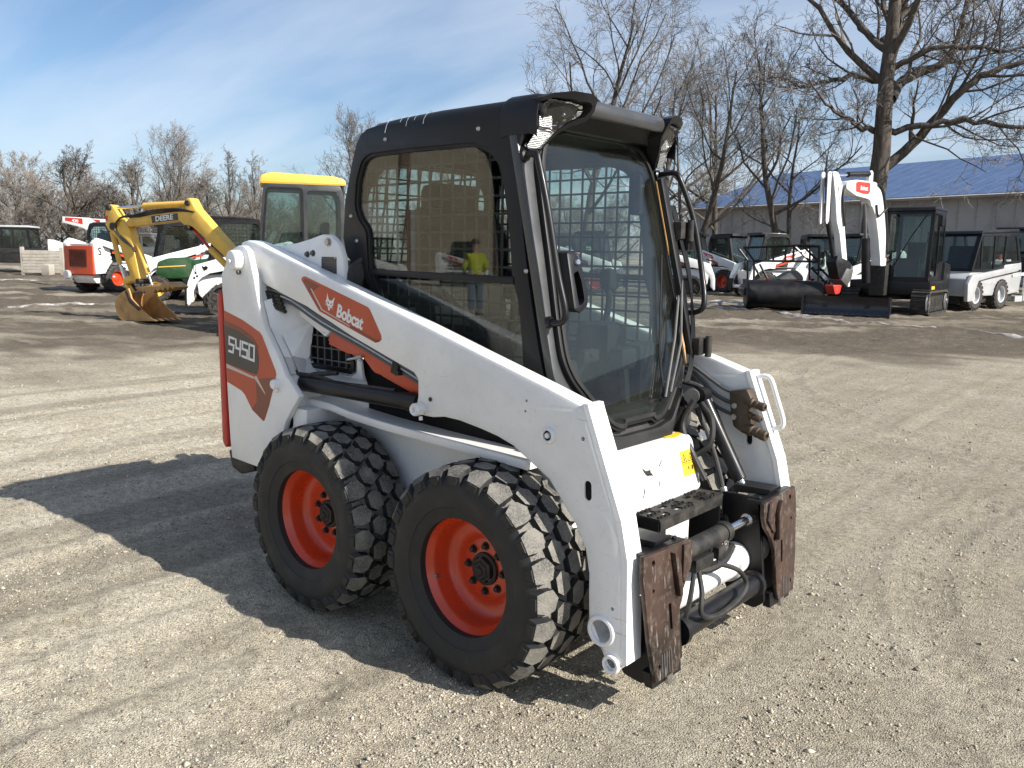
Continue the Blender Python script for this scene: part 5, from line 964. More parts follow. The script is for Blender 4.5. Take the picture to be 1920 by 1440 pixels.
def loader(label, r, f, hd, tracks=False, cabmat='black', tail='red', arms=True, group='compact loaders parked round the yard', decals=True, z=0.0, lamp=False):
    t = thing('compact_loader', label, 'loader', yard(r, f, z), head(*hd), group)
    b_ = MB(); b_.prism([(-1.50, .36), (-1.40, .24), (.20, .20), (.36, .40), (.40, .78), (.10, .80), (-.84, .84), (-.9, 1.20), (-1.54, 1.34)], -.42, .42, SIDE_L, bev=.02); b_.build('main_frame', 'white', t)
    tg = MB(); tg.prism([(-1.635, .5), (-1.57, .46), (-1.57, 1.30), (-1.61, 1.27)], -.58, .58, SIDE_L, bev=.02); tgo = tg.build('tailgate', tail, t)
    ts = MB(); 
    for k in range(9): ts.box((-1.632, 0, .72+.055*k), (.02, .70, .018))
    for k in range(9): ts.box((-1.634, -.32+.08*k, .94), (.018, .014, .48))
    ts.build('tail_screen', 'grime', tgo, 0)
    for F, s in SIDES:
        u_ = MB(); u_.prism(UP_O, .46, .63, F, bev=.012); u_.build('upright', 'white', t)
        if arms:
            a_ = MB(); a_.prism(ARM_O, .502, .585, F, bev=.012); ao_ = a_.build('lift_arm', 'white', t)
            if decals:
                d_ = MB(); d_.prism([(-1.03, 1.350), (-.60, 1.240), (-.53, 1.135), (-.568, 1.117), (-.93, 1.226), (-1.041, 1.335)], .585, .588, F); do_ = d_.build('arm_decal', 'red', ao_)
                lettering('Bobcat', .075, 'decal_white', do_, (-.73, s*.5885, 1.206), Vector((-s*.963, 0, s*.262)), Vector((.262, 0, .963)), .0006, sx=.9, bold=.002, name='arm_lettering')
            c_ = MB(); c_.cyl((-1.10, s*.545, .898), (-.32, s*.545, .90), .033, n=10); c_.build('lift_cylinder', 'black', t)
            lk = MB(); lk.prism([(-.905, 1.134), (-.375, .998), (-.368, .932), (-.585, .980), (-.735, 1.047), (-.931, 1.079)], .512, .535, F); lk.build('arm_lock_bar', 'orange_paint', t)
        c_ = MB(); c_.prism(SIDE_OUT, .40, .43, F, holes=[WIN]); co_ = c_.build('cab_side', cabmat, t)
        g_ = MB(); g_.prism(WIN, .410, .414, F); g_.build('window_pane', 'dark_glass', co_)
        m_ = MB(); bars(m_, lerp_window(.006), .075, .010, .392, .398, F); m_.build('window_mesh', 'black', co_)
    rf2 = MB(); rf2.prism([(.13, 1.90), (.12, 1.98), (-.74, 1.965), (-.83, 1.92), (-.80, 1.90)], -.43, .43, SIDE_L, bev=.025); rf2.build('cab_roof', cabmat, t)
    fr = MB(); fr.prism(FO, -.05, -.02, DOOR, holes=[GL]); fr.build('front_frame', cabmat, t); g_ = MB(); g_.prism(GL, -.03, -.026, DOOR); g_.build('door_glass', 'dark_glass', t)
    rr2 = MB(); rr2.prism(RWO, -.935, -.905, RWF, holes=[RW]); rr2.build('cab_rear_wall', cabmat, t); g_ = MB(); g_.prism(RW, -.925, -.921, RWF); g_.build('rear_pane', 'dark_glass', t)
    s_ = MB(); s_.box((-.52, 0, 1.08), (.46, .46, .16), .04); s_.box((-.72, 0, 1.40), (.12, .44, .52), .04); s_.build('operator_seat', 'black_plastic', t)
    if tracks:
        for s in (-1, 1): track_unit(t, -1.25, .12, .62, s*.60, .32)
    else:
        for (x, s) in ((0, -1), (-.9, -1), (0, 1), (-.9, 1)):
            w_ = link('wheel', DISC, t, (x, s*.575, .37), (0, 0, 0 if s < 0 else math.pi)); link('tyre', RING, w_)
    if arms:
        q = MB(); q.cyl((.509, -.5, .31), (.509, .5, .31), .06, n=12); q.build('torque_tube', 'white', t)
        for s in (-1, 1): q = MB(); q.prism([(.26, .55), (.55, .56), (.55, .165), (.35, .16), (.34, .36)], .60, .625, lambda a, b, t_, s=s: (t_, s*a, b)); q.build('coupler_plate', 'black', t)
    return t
G1 = 'compact loaders parked round the yard'
loader('white track loader facing right at the left end of the row by the shed', 5.75, 26.6, (.97, -.22), True)
loader('white loader with its glass door facing the camera, behind the black frame', 7.65, 29.0, (.55, -.83), False)
loader('white loader facing left with its arm down behind the black frame', 7.62, 26.6, (-.96, -.28), False)
loader('dark cabbed loader facing the camera between frame and white excavator', 9.95, 27.6, (-.10, -.99), False)
loader('white loader half hidden behind the white excavator stick', 10.35, 26.0, (-.93, -.36), True)
loader('loader with a dark cab second in the row by the shed', 6.9, 31.0, (.92, -.4), False)
loader('white loader seen through the glass door of the near loader', 2.9, 27.5, (.9, -.4), False)
loader('loader seen through the cab mesh beside the door handle', 1.2, 30.0, (-.8, -.6), True)
t = loader('white track loader with logo on its arm behind the yellow excavator', -6.18, 17.6, (-.95, -.31), True, decals=False)
for F, s in SIDES[1:]:
    q = MB(); q.prism([(.16, .95), (.20, .985), (.245, .96), (.28, 1.00), (.275, .945), (.25, .90), (.24, .87), (.215, .895), (.19, .90), (.17, .93)], .586, .589, F); q.build('emblem', 'dark', t)
    q = MB()
    for (x, z_) in ((.40, .84), (.375, .775), (.43, .74)): q.prism(circ(x, z_, .022, 12), .586, .590, F)
    q.build('hole_shade_disc', 'dark', t)  # flat dark discs on the arm; the shade inside the holes is painted
    q = MB(); q.prism(rrect(.395, .87, .435, 1.0, .012), .586, .589, F, holes=[rrect(.402, .878, .428, .992, .01)]); q.build('arm_mark', 'dark', t)
loader('dark mesh windowed loader cab behind the yellow stick', -9.15, 22.2, (-.92, -.38), False, arms=True, decals=False)
t = loader('older loader with orange screened tailgate facing the camera', -11.55, 25.2, (.42, .91), False, tail='orange_paint', decals=False)
lettering('S', .30, 'dark', t, (-1.42, -.632, 1.12), (1, 0, 0), (0, 0, 1), .002, sx=.8, bold=.006, name='side_letter')
q = MB(); q.cyl((-1.62, .42, .47), (-1.72, .42, .47), .13, n=20, bev=.02); q.build('rear_drum', 'silver', t)
# loader behind it with the arm up
t = loader('white loader with its lift arm raised behind the orange tailgate', -11.3, 27.4, (-1, 0), False, arms=False)
for k, off in enumerate((-.55, .55)):
    F = yframe(-14.0, 26.8+off, 1, 0, -11.3, 27.4); e0 = t.rotation_euler.z
    mi_ = Matrix.Rotation(-e0, 3, 'Z'); FF = lambda a, b, tt, F=F, mi_=mi_: tuple(mi_ @ Vector(F(a, b, tt)))
    a_ = MB(); a_.prism([(.09, 2.40), (.90, 2.37), (1.16, 2.19), (1.20, 1.97), (1.18, 1.60), (.93, 1.58), (.90, 1.97), (.63, 2.08), (.08, 2.22)], -.05, .05, FF, bev=.012); ao_ = a_.build('lift_arm', 'white', t)
    d_ = MB(); d_.prism([(.17, 2.375), (.71, 2.350), (.71, 2.17), (.17, 2.275)], -.053, -.051, FF); d2 = d_.build('arm_decal', 'red', ao_)
    if k == 0: lettering('430', .13, 'decal_white', d2, Vector(FF(.48, 2.27, -.0535)), Vector(FF(1, 2.17, 0))-Vector(FF(0, 2.27, 0)), Vector(FF(0, 1, 0))-Vector(FF(0, 0, 0)), .001, sx=1.0, bold=.003, name='arm_lettering')

# ---------------------------------------------------------------- yellow excavator
LR, LF = -3.5, 14.0
YE = thing('yellow_excavator', 'yellow mini excavator with grey cab and bucket resting on the ground', 'excavator', yard(LR, LF))
F = yframe(-4.154, 14.2, -.883, .470, LR, LF)
def lim(name, mat, out, hw, bev=.012, parent=YE, FF=None, holes=()): q = MB(); q.prism(out, -hw, hw, FF or F, holes=holes, bev=bev); return q.build(name, mat, parent)
def fcyl(FF, a, b_, r, mat, name, parent, n=14, off=0.0): q = MB(); q.cyl(FF(a[0], a[1], off), FF(b_[0], b_[1], off), r, n=n); return q.build(name, mat, parent)
boom = lim('boom', 'yellow', [(-.05, .70), (.25, .72), (.881, 1.352), (1.609, 1.840), (1.70, 1.87), (1.82, 1.875), (1.929, 1.950), (3.286, 1.850), (3.361, 1.935), (3.274, 1.998), (2.303, 2.115), (1.79, 2.160), (1.785, 2.290), (1.70, 2.345), (1.66, 2.335), (1.541, 2.160), (.756, 1.495), (-.05, .90)], .10)
q = MB(); q.prism([(1.96, 1.965), (2.64, 1.915), (2.66, 2.04), (1.97, 2.085)], .101, .104, F); pn = q.build('name_panel', 'charcoal', boom)
o1 = Vector(F(2.32, 2.000, .1055)); xa = Vector(F(1, 1.075, 0))-Vector(F(2, 1.0, 0)); ya = Vector(F(1, 2, 0))-Vector(F(1, 1, 0)); lettering('DEERE', .125, 'decal_white', pn, o1, xa, ya, .002, sx=1.30, bold=.004, name='boom_lettering')
st_ = lim('stick', 'yellow', [(3.80, 2.262), (3.74, 2.24), (3.676, 2.181), (3.575, 2.052), (3.386, 1.978), (3.268, 1.722), (3.075, .881), (3.10, .84), (3.22, .835), (3.30, .875), (3.639, 1.629), (3.88, 1.796), (3.958, 1.889), (3.941, 2.10), (3.86, 2.25)], .085)
q = MB(); q.prism([(3.86, 2.06), (3.935, 2.06), (3.945, 1.96), (3.87, 1.97)], .086, .088, F); q.build('warning_label', 'red', st_)
fcyl(F, (1.76, 2.25), (2.95, 2.226), .058, 'yellow', 'arm_cylinder', YE); fcyl(F, (2.95, 2.226), (3.80, 2.195), .026, 'chrome', 'cylinder_rod', YE)
fcyl(F, (3.855, 1.759), (3.69, 1.16), .048, 'yellow', 'bucket_cylinder', YE, off=.02); fcyl(F, (3.69, 1.16), (3.541, .794), .024, 'chrome', 'cylinder_rod', YE, off=.02)
fcyl(F, (3.146, 1.541), (2.90, .996), .046, 'yellow', 'thumb_cylinder', YE, off=.03); fcyl(F, (2.90, .996), (2.80, .76), .022, 'chrome', 'cylinder_rod', YE, off=.03)
fcyl(F, (.55, .90), (1.30, 1.46), .055, 'yellow', 'boom_cylinder', YE, off=.0); fcyl(F, (1.30, 1.46), (1.735, 1.829), .026, 'red', 'cylinder_rod', YE)
lim('bucket_link', 'yellow', fillet([(3.592, .80), (3.56, .90), (3.40, .955), (3.139, .935), (3.10, .87), (3.20, .86), (3.37, .84), (3.50, .79)], .03, 3), .07); lim('bucket_link', 'yellow', [(3.541, .82), (3.58, .78), (3.42, .60), (3.37, .64)], .05)
bk = MB(); bo_ = [(3.445, .591), (3.127, .732), (3.08, .62), (3.059, .549), (2.801, .355), (2.517, .193), (2.53, .165), (2.843, .150), (3.10, .128), (3.314, .120), (3.42, .18), (3.485, .27), (3.524, .40), (3.50, .50)]
bk.prism(bo_, -.30, -.27, F); bk.prism(bo_, .27, .30, F)
bow = [(3.445, .591), (3.50, .50), (3.524, .40), (3.485, .27), (3.42, .18), (3.314, .120), (3.10, .128), (2.843, .150), (2.53, .165)]
bk.sheet([[F(a, b_, -.28) for a, b_ in bow], [F(a, b_, .28) for a, b_ in bow]]); bi = [(a-.02 if a > 3.2 else a, b_+.02) for a, b_ in bow]; bk.sheet([[F(a, b_, -.28) for a, b_ in bi], [F(a, b_, .28) for a, b_ in bi]]); bko = bk.build('bucket', 'bucket', YE)
for k in range(5): q = MB(); q.prism([(2.56, .20), (2.44, .165), (2.56, .16)], -.26+.13*k-.03, -.26+.13*k+.03, F); q.build('bucket_tooth', 'bucket', bko)
q = MB(); q.prism([(3.13, .70), (3.07, .56), (2.80, .37), (2.86, .34), (3.10, .48), (3.20, .68)], .301, .325, F); q.build('side_cutter', 'rust', bko)
lim('thumb', 'bucket', [(3.12, .745), (2.80, .785), (2.45, .85), (2.259, .872), (2.15, .83), (2.075, .785)]+[(2.12+.065*k, (.80 if k % 2 else .745)-.010*k) for k in range(9)]+[(2.80, .672), (3.05, .685)], .16, .006)
for (a, b_, rr_) in ((3.70, 1.86, .07), (3.08, .86, .05), (1.70, 2.25, .05), (3.80, 2.20, .05), (1.735, 1.83, .05), (3.12, .735, .04)): q = MB(); q.cyl(F(a, b_, -.14), F(a, b_, .14), rr_, n=14); q.build('pivot_pin', 'grime', YE)
for k in range(3):
    q = MB(); o_ = .105+.012*k; q.tube([F(1.55, 2.10, o_), F(1.95, 2.12+.02*k, o_), F(2.6, 2.08+.03*k, o_), F(3.0, 2.03+.02*k, o_), F(3.45, 2.02, o_), F(3.64, 1.90-.03*k, o_), F(3.60, 1.74, o_), F(3.42, 1.63-.02*k, o_), F(3.22, 1.50, o_), F(3.12, 1.40, o_)], .014, 6, 5); q.build('boom_hose', 'hose', YE)
# cab, body and tracks
CH = (-.96, -.28); Fc = yframe(LR, LF, *CH, LR, LF)
def cab_box(root, Fc, u0, u1, z0, z1, hw, mat, roofmat, glass='dark_glass', slope=.10, winfront=True, roof_h=.10):
    """glazed cab: corner posts, rails and panes; u0 rear, u1 front"""
    side = fillet([(u0, z0), (u1, z0), (u1-slope*.2, (z0+z1)/2), (u1-slope, z1), (u0+.06, z1), (u0, z1-.25)], [.02, .03, .05, .06, .08, .05], 4)
    um = u0+(u1-u0)*.46
    w1 = fillet([(um+.05, z0+.12), (u1-.07, z0+.12), (u1-.07-slope*.2, (z0+z1)/2), (u1-.07-slope*.9, z1-.08), (um+.05, z1-.08)], .05, 3); w2 = fillet([(u0+.07, z0+.48), (um-.03, z0+.40), (um-.03, z1-.10), (u0+.12, z1-.10), (u0+.07, z1-.25)], .05, 3)
    for s in (-1, 1):
        q = MB(); q.prism(side, s*hw-.02, s*hw+.02, Fc, holes=[w1, w2], bev=.006); so_ = q.build('cab_side', mat, root)
        q = MB(); q.prism(inset(w1 if area(w1) > 0 else w1[::-1], -.025), s*hw-.028, s*hw+.028, Fc, holes=[w1]); q.build('door_frame', 'black', so_)
        q = MB(); q.prism(w1, s*hw-.004, s*hw+.004, Fc); q.build('window_pane', glass, so_); q = MB(); q.prism(w2, s*hw-.004, s*hw+.004, Fc); q.build('window_pane', glass, so_)
    fx = lambda z_: u1-slope*.2*min(1, (z_-z0)/((z1-z0)/2))-max(0, (z_-(z0+z1)/2)/((z1-z0)/2))*slope*.8
    for (name, fu, zlo) in (('windscreen', lambda z_: fx(z_)-.02, z0+.10), ('rear_pane', lambda z_: u0+.03, z0+.45)):
        FFr = lambda a, b_, t_, fu=fu: Fc(fu(b_)+t_, b_, a)
        q = MB(); q.prism([(-hw, z0), (hw, z0), (hw, (z0+z1)/2), (hw, z1), (-hw, z1), (-hw, (z0+z1)/2)], -.03, .0, FFr, holes=[[(-hw+.07, zlo), (hw-.07, zlo), (hw-.07, z1-.08), (-hw+.07, z1-.08)]]); fo_ = q.build('front_frame' if name == 'windscreen' else 'rear_frame', mat, root)
        q = MB(); q.prism([(-hw+.07, zlo), (hw-.07, zlo), (hw-.07, z1-.08), (-hw+.07, z1-.08)], -.018, -.012, FFr); q.build(name, glass, fo_)
    q = MB(); q.prism(fillet([(u0-.03, z1-.01), (u1-slope+.06, z1-.01), (u1-slope+.04, z1+roof_h*.7), (u1-slope-.12, z1+roof_h), (u0+.15, z1+roof_h*.8), (u0-.02, z1+roof_h*.5)], .03, 3), -hw-.03, hw+.03, Fc, bev=.03); q.build('cab_roof', roofmat, root)
    q = MB(); q.prism(fillet([(u0+.25, z0), (u0+.75, z0), (u0+.75, z0+.35), (u0+.42, z0+.40), (u0+.34, z0+.95), (u0+.22, z0+.95)], .05, 3), -.22, .22, Fc, bev=.03); q.build('operator_seat', 'black_plastic', root)
    q = MB(); q.prism([(u1-.35, z0), (u1-.2, z0), (u1-.25, z0+.55), (u1-.32, z0+.55)], -.25, .25, Fc); q.build('control_console', 'black_plastic', root)
cab_box(YE, Fc, -.66, .68, .98, 2.50, .48, 'grey_cab', 'yellow', roof_h=.17, glass='dark_glass')
q = MB(); q.prism(fillet([(.70, .62), (-1.05, .62), (-1.25, .80), (-1.22, 1.25), (-.70, 1.32), (-.66, 1.0), (.70, 1.0)], .06, 3), -.70, .70, Fc, bev=.03); q.build('upper_body', 'yellow', YE)
q = MB(); q.cyl(Fc(0, .50, 0), Fc(0, .63, 0), .45, n=24); q.prism([(.55, .62), (1.0, .60), (1.0, 1.0), (.7, 1.05)], -.14, .14, Fc, bev=.02); q.build('swing_post', 'grime', YE)
def tracks_for(root, Fc, u0, u1, h, hw, w_, gz):
    e = Empty = None
    for s in (-1, 1):
        o = fillet([(u0, gz), (u1, gz), (u1+.12, gz+h*.5), (u1, gz+h), (u0, gz+h), (u0-.12, gz+h*.5)], h*.30, 5); o = o if area(o) > 0 else o[::-1]
        q = MB(); c = s*(hw-w_/2); q.prism(o, c-w_/2, c+w_/2, Fc, holes=[inset(o, .05)])
        per = [Vector(p_) for p_ in o]; d = 0
        for i in range(len(per)):
            a, b_ = per[i], per[(i+1) % len(per)]; ln = (b_-a).length
            if ln < 1e-6: continue
            t_ = (b_-a)/ln; nn = Vector((t_.y, -t_.x))
            while d < ln:
                p_ = a+t_*d; k4 = [p_-t_*.016, p_+t_*.016, p_+t_*.012+nn*.03, p_-t_*.012+nn*.03]; q.prism([(v.x, v.y) for v in k4], c-w_*.49, c+w_*.49, Fc); d += .10
            d -= ln
        tk = q.build('track', 'track', root, 30)
        q = MB(); q.prism(inset(o, .08), c-w_*.34, c+w_*.34, Fc); q.build('track_frame', 'grime', tk)
        for uu in (u0+.02, u1-.02):
            q = MB(); a = Vector(Fc(uu, gz+h*.5, c)); b_ = Vector(Fc(uu, gz+h*.5, c+s)); q.lathe([(0, w_*.50), (.06, w_*.52), (.08, w_*.46), (h*.30, w_*.46), (h*.36, w_*.40)], a, b_-a, 20); q.build('sprocket', 'dullsteel', tk)
tracks_for(YE, Fc, -.85, .85, .55, .85, .34, rise(14)-.01)

# ---------------------------------------------------------------- white excavator with dozer blade
LR, LF = 9.45, 20.6
WE = thing('white_excavator', 'white mini excavator with black cab, folded arm and dark dozer blade', 'excavator', yard(LR, LF))
F = yframe(8.807, 20.4, -.847, -.532, LR, LF)
def limw(name, mat, out, hw, bev=.012, parent=WE, holes=()): return lim(name, mat, out, hw, bev, parent, F, holes)
boom = limw('boom', 'white', fillet([(-.081, 1.30), (-.081, 1.511), (.016, 2.24), (.274, 2.976), (.40, 3.14), (.554, 3.233), (1.256, 3.247), (1.549, 3.204), (1.614, 3.10), (1.60, 3.03), (1.257, 2.895), (.80, 2.84), (.70, 2.80), (.662, 2.685), (.60, 2.66), (.453, 2.447), (.30, 2.0), (.16, 1.481), (.14, 1.30)], .04, 3), .13)
limw('cylinder_lug', 'white', [(.712, 3.22), (.67, 3.497), (.60, 3.50), (.56, 3.449), (.554, 3.20)], .05)
q = MB(); q.prism(fillet([(1.289, 3.175), (1.22, 3.21), (.80, 3.212), (.765, 3.17), (.755, 3.0), (.81, 2.948), (1.0, 2.945), (1.263, 2.985)], .02, 2), .131, .134, F); dk_ = q.build('boom_decal', 'red', boom)
xa = Vector(F(0, 1, 0))-Vector(F(1, 1, 0)); ya = Vector(F(0, 1, 0))-Vector(F(0, 0, 0)); lettering('Bobcat', .13, 'decal_white', dk_, Vector(F(.98, 3.07, .1355)), xa, ya, .002, sx=.72, bold=.004, name='boom_lettering')
q = MB(); q.prism(fillet([(2.05, 3.36), (1.99, 3.40), (1.861, 3.37), (1.71, 3.142), (1.62, 2.62), (1.515, 2.196), (1.30, 1.279), (1.46, 1.278), (1.66, 2.0), (1.80, 2.30), (1.90, 2.8)], .03, 3), -.085, .085, F, holes=[slot(1.80, 2.90, .025, .14, tilt=-.2)], bev=.01); q.build('stick', 'white', WE)
for s in (-1, 1): q = MB(); q.prism(fillet([(2.235, 3.34), (2.17, 3.39), (2.12, 3.36), (2.10, 2.30), (2.16, 2.22), (2.20, 2.30)], .02, 3), s*.085-.012, s*.085+.012, F); q.build('cylinder_guard', 'white', WE)
fcyl(F, (.66, 3.42), (1.42, 3.358), .065, 'black', 'arm_cylinder', WE); fcyl(F, (1.42, 3.358), (2.05, 3.32), .03, 'chrome', 'cylinder_rod', WE)
fcyl(F, (2.10, 3.28), (2.02, 2.28), .062, 'black', 'bucket_cylinder', WE); fcyl(F, (2.02, 2.28), (1.70, 1.42), .05, 'black', 'cylinder_rod', WE)
fcyl(F, (.456, .90), (.60, 1.95), .10, 'black', 'boom_cylinder', WE); fcyl(F, (.60, 1.95), (.735, 2.736), .04, 'dullsteel', 'cylinder_rod', WE)
limw('tool_link', 'black', [(1.30, 1.40), (1.74, 1.52), (1.80, 1.38), (1.66, 1.05), (1.60, .98), (1.40, 1.05), (1.25, 1.20)], .14); limw('tool_pin_guard', 'red', fillet([(1.82, .86), (1.50, .86), (1.56, .66), (1.72, .64)], .04, 3), .12)
limw('coupler', 'dullsteel', [(1.20, 1.22), (1.45, 1.24), (1.62, .98), (1.40, .84), (1.26, .98)], .18)
for k in range(3):
    o_ = .135+.014*k
    for hp_ in ([F(-.05, 1.6, o_), F(.02, 2.2, o_), F(.26, 2.95+.02*k, o_), F(.50, 3.20, o_)], [F(1.50, 3.15, o_-.06), F(1.68, 3.02-.04*k, o_-.04), F(1.66, 2.6, o_-.03), F(1.55, 2.20, o_-.03)], [F(.50, 2.72, o_), F(.42, 2.52-.03*k, o_), F(.30, 2.50, o_), F(.1, 2.66, o_)]): q = MB(); q.tube(hp_, .016, 6, 4); q.build('boom_hose', 'hose', WE)
CH = (-.62, -.785); Fc = yframe(LR+.38, LF+.25, *CH, LR, LF)
cab_box(WE, Fc, -.62, .75, .95, 2.62, .52, 'black', 'black', roof_h=.10, slope=.16)
q = MB(); q.prism(fillet([(.75, .60), (-1.15, .60), (-1.35, .80), (-1.3, 1.35), (-.66, 1.42), (-.62, .96), (.75, .96)], .06, 3), -1.25, .60, Fc, bev=.03); q.build('upper_body', 'black', WE)
q = MB(); q.prism(rrect(.30, .72, .62, .84, .02), .600, .603, Fc); q.build('side_label', 'yellow_decal', WE)
q = MB(); q.box(Vector(Fc(.78, 2.36, .72)), (.10, .22, .26), .03); q.tube([Fc(.66, 2.5, .5), Fc(.74, 2.52, .62), Fc(.78, 2.42, .70)], .016, 6); q.build('mirror', 'black', WE)
q = MB(); q.tube([Fc(.70, 1.25, -.30), Fc(.62, 2.0, .05), Fc(.60, 2.5, .35)], .012, 6); q.build('wiper', 'dark', WE)
Ft = lambda u, z, t: Fc(u, z, t-.35)
tracks_for(WE, Ft, -1.0, .95, .58, 1.0, .40, rise(20)-.02)
q = MB(); q.cyl(Fc(0, .50, -.35), Fc(0, .62, -.35), .5, n=24); q.prism([(.70, .60), (1.08, .60), (1.08, 1.30), (.8, 1.35)], -.70, -.34, Fc, bev=.02); q.build('swing_post', 'grime', WE)
Fb = yframe(7.48, 18.92, -.862*0+1.445, -.87, LR, LF)    # blade line runs along its own direction
bl = [(.0, 0), (.05, .02), (-.02, .12), (-.04, .24), (-.01, .36), (.06, .44)]
def bladeF(u, z, t): return Fb(u, z, t)
q = MB(); zb = rise(18.9)+.02
q.sheet([[Fb(u, zb+b_, -a) for a, b_ in bl] for u in (-.92, .92)]); q.sheet([[Fb(u, zb+b_, -a+.035) for a, b_ in bl] for u in (-.92, .92)])
for u in (-.92, .92): q.prism([(.09, -.01), (-.10, .02), (-.12, .42), (.10, .46)], u-.02, u+.02, lambda a, b_, t_: Fb(t_, zb+b_, -a))
blo = q.build('dozer_blade', 'navy', WE)
q = MB()
for k in range(16): q.cyl(Fb(-.85+.113*k, zb+.045, -.035), Fb(-.85+.113*k, zb+.045, -.06), .012, n=6)
q.build('blade_bolt', 'dullsteel', blo)
q = MB()
for u in (-.45, .45): q.prism([(u-.06, zb+.12), (u+.06, zb+.12), (u+.06, zb+.30), (u-.06, zb+.30)], .03, 1.2, Fb)
q.build('blade_arm', 'grime', blo)

# ---------------------------------------------------------------- black roller attachment with tubular frame
RA = thing('roller_attachment', 'black roller attachment with an open tubular frame on top', 'attachment', yard(6.75, 21.4))
F = yframe(6.75, 21.4, 1, -.10, 6.75, 21.4); g0 = rise(21.4)
def tubes(name, segs, r_, mat, root, F):
    for a, b_ in segs: q = MB(); q.cyl(F(*a), F(*b_), r_, n=8); q.build(name, mat, root)
pts = []
for t_ in (-.45, .45):
    pts += [((-1.0, 1.70, t_), (.40, 1.77, t_)), ((.40, 1.77, t_), (.80, 1.75, t_)), ((-.74, 1.38, t_), (.80, 1.38, t_)), ((-.72, .90, t_), (-.74, 1.38, t_)), ((.84, .90, t_), (.80, 1.75, t_)), ((-1.0, 1.70, t_), (-.74, 1.38, t_)), ((-.28, 1.38, t_), (-.26, 1.74, t_)), ((.20, 1.38, t_), (.20, 1.76, t_)), ((.40, 1.77, t_), (.80, 1.40, t_)), ((-.60, 1.30, t_), (-.40, .95, t_)), ((.86, 1.22, t_), (1.20, .90, t_))]
for (u, z_) in ((-1.0, 1.70), (.40, 1.77), (.80, 1.75), (-.74, 1.38), (.80, 1.38)): pts.append(((u, z_, -.45), (u, z_, .45)))
tubes('frame_tube', pts, .028, 'black', RA, F)
q = MB(); q.prism(fillet([(-.55, g0+.03), (.95, g0+.03), (1.0, .88), (-.70, .88), (-.95, .70), (-.95, .55)], .05, 3), -.45, .45, F, bev=.03); q.build('drum_housing', 'black', RA)
q = MB(); q.lathe([(0, -.9), (.33, -.9), (.36, -.86), (.36, .9), (.33, .94), (0, .94)], F(0, g0+.36, -.42), Vector(F(1, g0+.36, -.42))-Vector(F(0, g0+.36, -.42)), 28); q.build('drum', 'black', RA)
q = MB(); q.prism(fillet([(-.30, .90), (-.1, .94), (.15, 1.10), (.35, 1.16), (.50, 1.02), (.52, .92)], .05, 3), -.30, .30, F, bev=.02); q.build('motor_cover', 'dullsteel', RA)

# ---------------------------------------------------------------- silver utility work vehicle
LR, LF = 12.15, 22.8
TV = thing('utility_work_machine', 'silver utility work machine with black windowed cab and rear bed', 'utility vehicle', yard(LR, LF))
CH = (-.80, -.60); Fc = yframe(LR, LF, *CH, LR, LF); g0 = rise(23)
q = MB(); q.prism(fillet([(1.35, .55), (1.35, 1.0), (1.10, 1.16), (-.70, 1.18), (-.75, 1.38), (-1.75, 1.45), (-1.85, 1.05), (-1.75, .62), (-.95, .55), (-.85, .80), (-.40, .80), (-.25, .55), (.50, .55), (.60, .80), (1.03, .80), (1.12, .55)], .05, 3), -.70, .70, Fc, bev=.04); q.build('body', 'silver', TV)
q = MB(); q.prism([(1.30, .34), (1.30, .56), (-1.70, .60), (-1.70, .40)], -.55, .55, Fc); q.build('chassis', 'grime', TV)
q = MB(); q.prism([(-.78, 1.10), (-1.74, 1.18), (-1.74, 1.24), (-.78, 1.16)], .702, .706, Fc); q.build('side_seam', 'dark', TV)
for s in (-1, 1):
    sd = fillet([(1.10, 1.18), (.70, 2.16), (-1.35, 2.24), (-1.72, 1.42), (-.72, 1.36), (-.70, 1.18)], .06, 3)
    wins = [fillet(w_, .04, 3) for w_ in ([(1.0, 1.24), (.70, 2.02), (.62, 1.24)], [(.54, 1.24), (.62, 2.08), (-.05, 2.10), (-.08, 1.24)], [(-.16, 1.26), (-.14, 2.10), (-.70, 2.12), (-.66, 1.42)], [(-.78, 1.44), (-.80, 2.12), (-1.26, 2.14), (-1.56, 1.48)])]
    q = MB(); q.prism(sd, s*.68-.02, s*.68+.02, Fc, holes=wins, bev=.006); so_ = q.build('cab_side', 'black', TV)
    for w_ in wins: q = MB(); q.prism(w_, s*.68-.004, s*.68+.004, Fc); q.build('window_pane', 'dark_glass', so_)
    for u in (.82, -.62-.0):
        w_ = link('wheel', DISC_W, TV, Fc(u, g0+.37, s*.62), (0, 0, head(*CH)+(0 if s < 0 else math.pi))); link('tyre', RING, w_)
    q = MB(); q.prism(fillet([(1.40, .42), (1.46, .86), (1.25, 1.10), (.30, 1.18), (-1.3, 1.34), (-1.35, 1.20), (.2, 1.04), (.90, .95), (1.14, .44)], .04, 3), s*.76-.05, s*.76+.05, Fc, bev=.012); q.build('lift_arm', 'silver', TV)
q = MB(); q.prism(fillet([(.78, 2.14), (.70, 2.22), (-1.35, 2.32), (-1.42, 2.24)], .02, 2), -.72, .72, Fc, bev=.02); q.build('cab_roof', 'black', TV)
FFr = lambda a, b_, t_: Fc(1.10-.41*(b_-1.18)+t_, b_, a); q = MB(); q.prism([(-.66, 1.18), (.66, 1.18), (.66, 2.16), (-.66, 2.16)], -.03, 0, FFr, holes=[[(-.58, 1.26), (.58, 1.26), (.58, 2.08), (-.58, 2.08)]]); fo_ = q.build('front_frame', 'black', TV); q = MB(); q.prism([(-.58, 1.26), (.58, 1.26), (.58, 2.08), (-.58, 2.08)], -.018, -.012, FFr); q.build('windscreen', 'dark_glass', fo_)
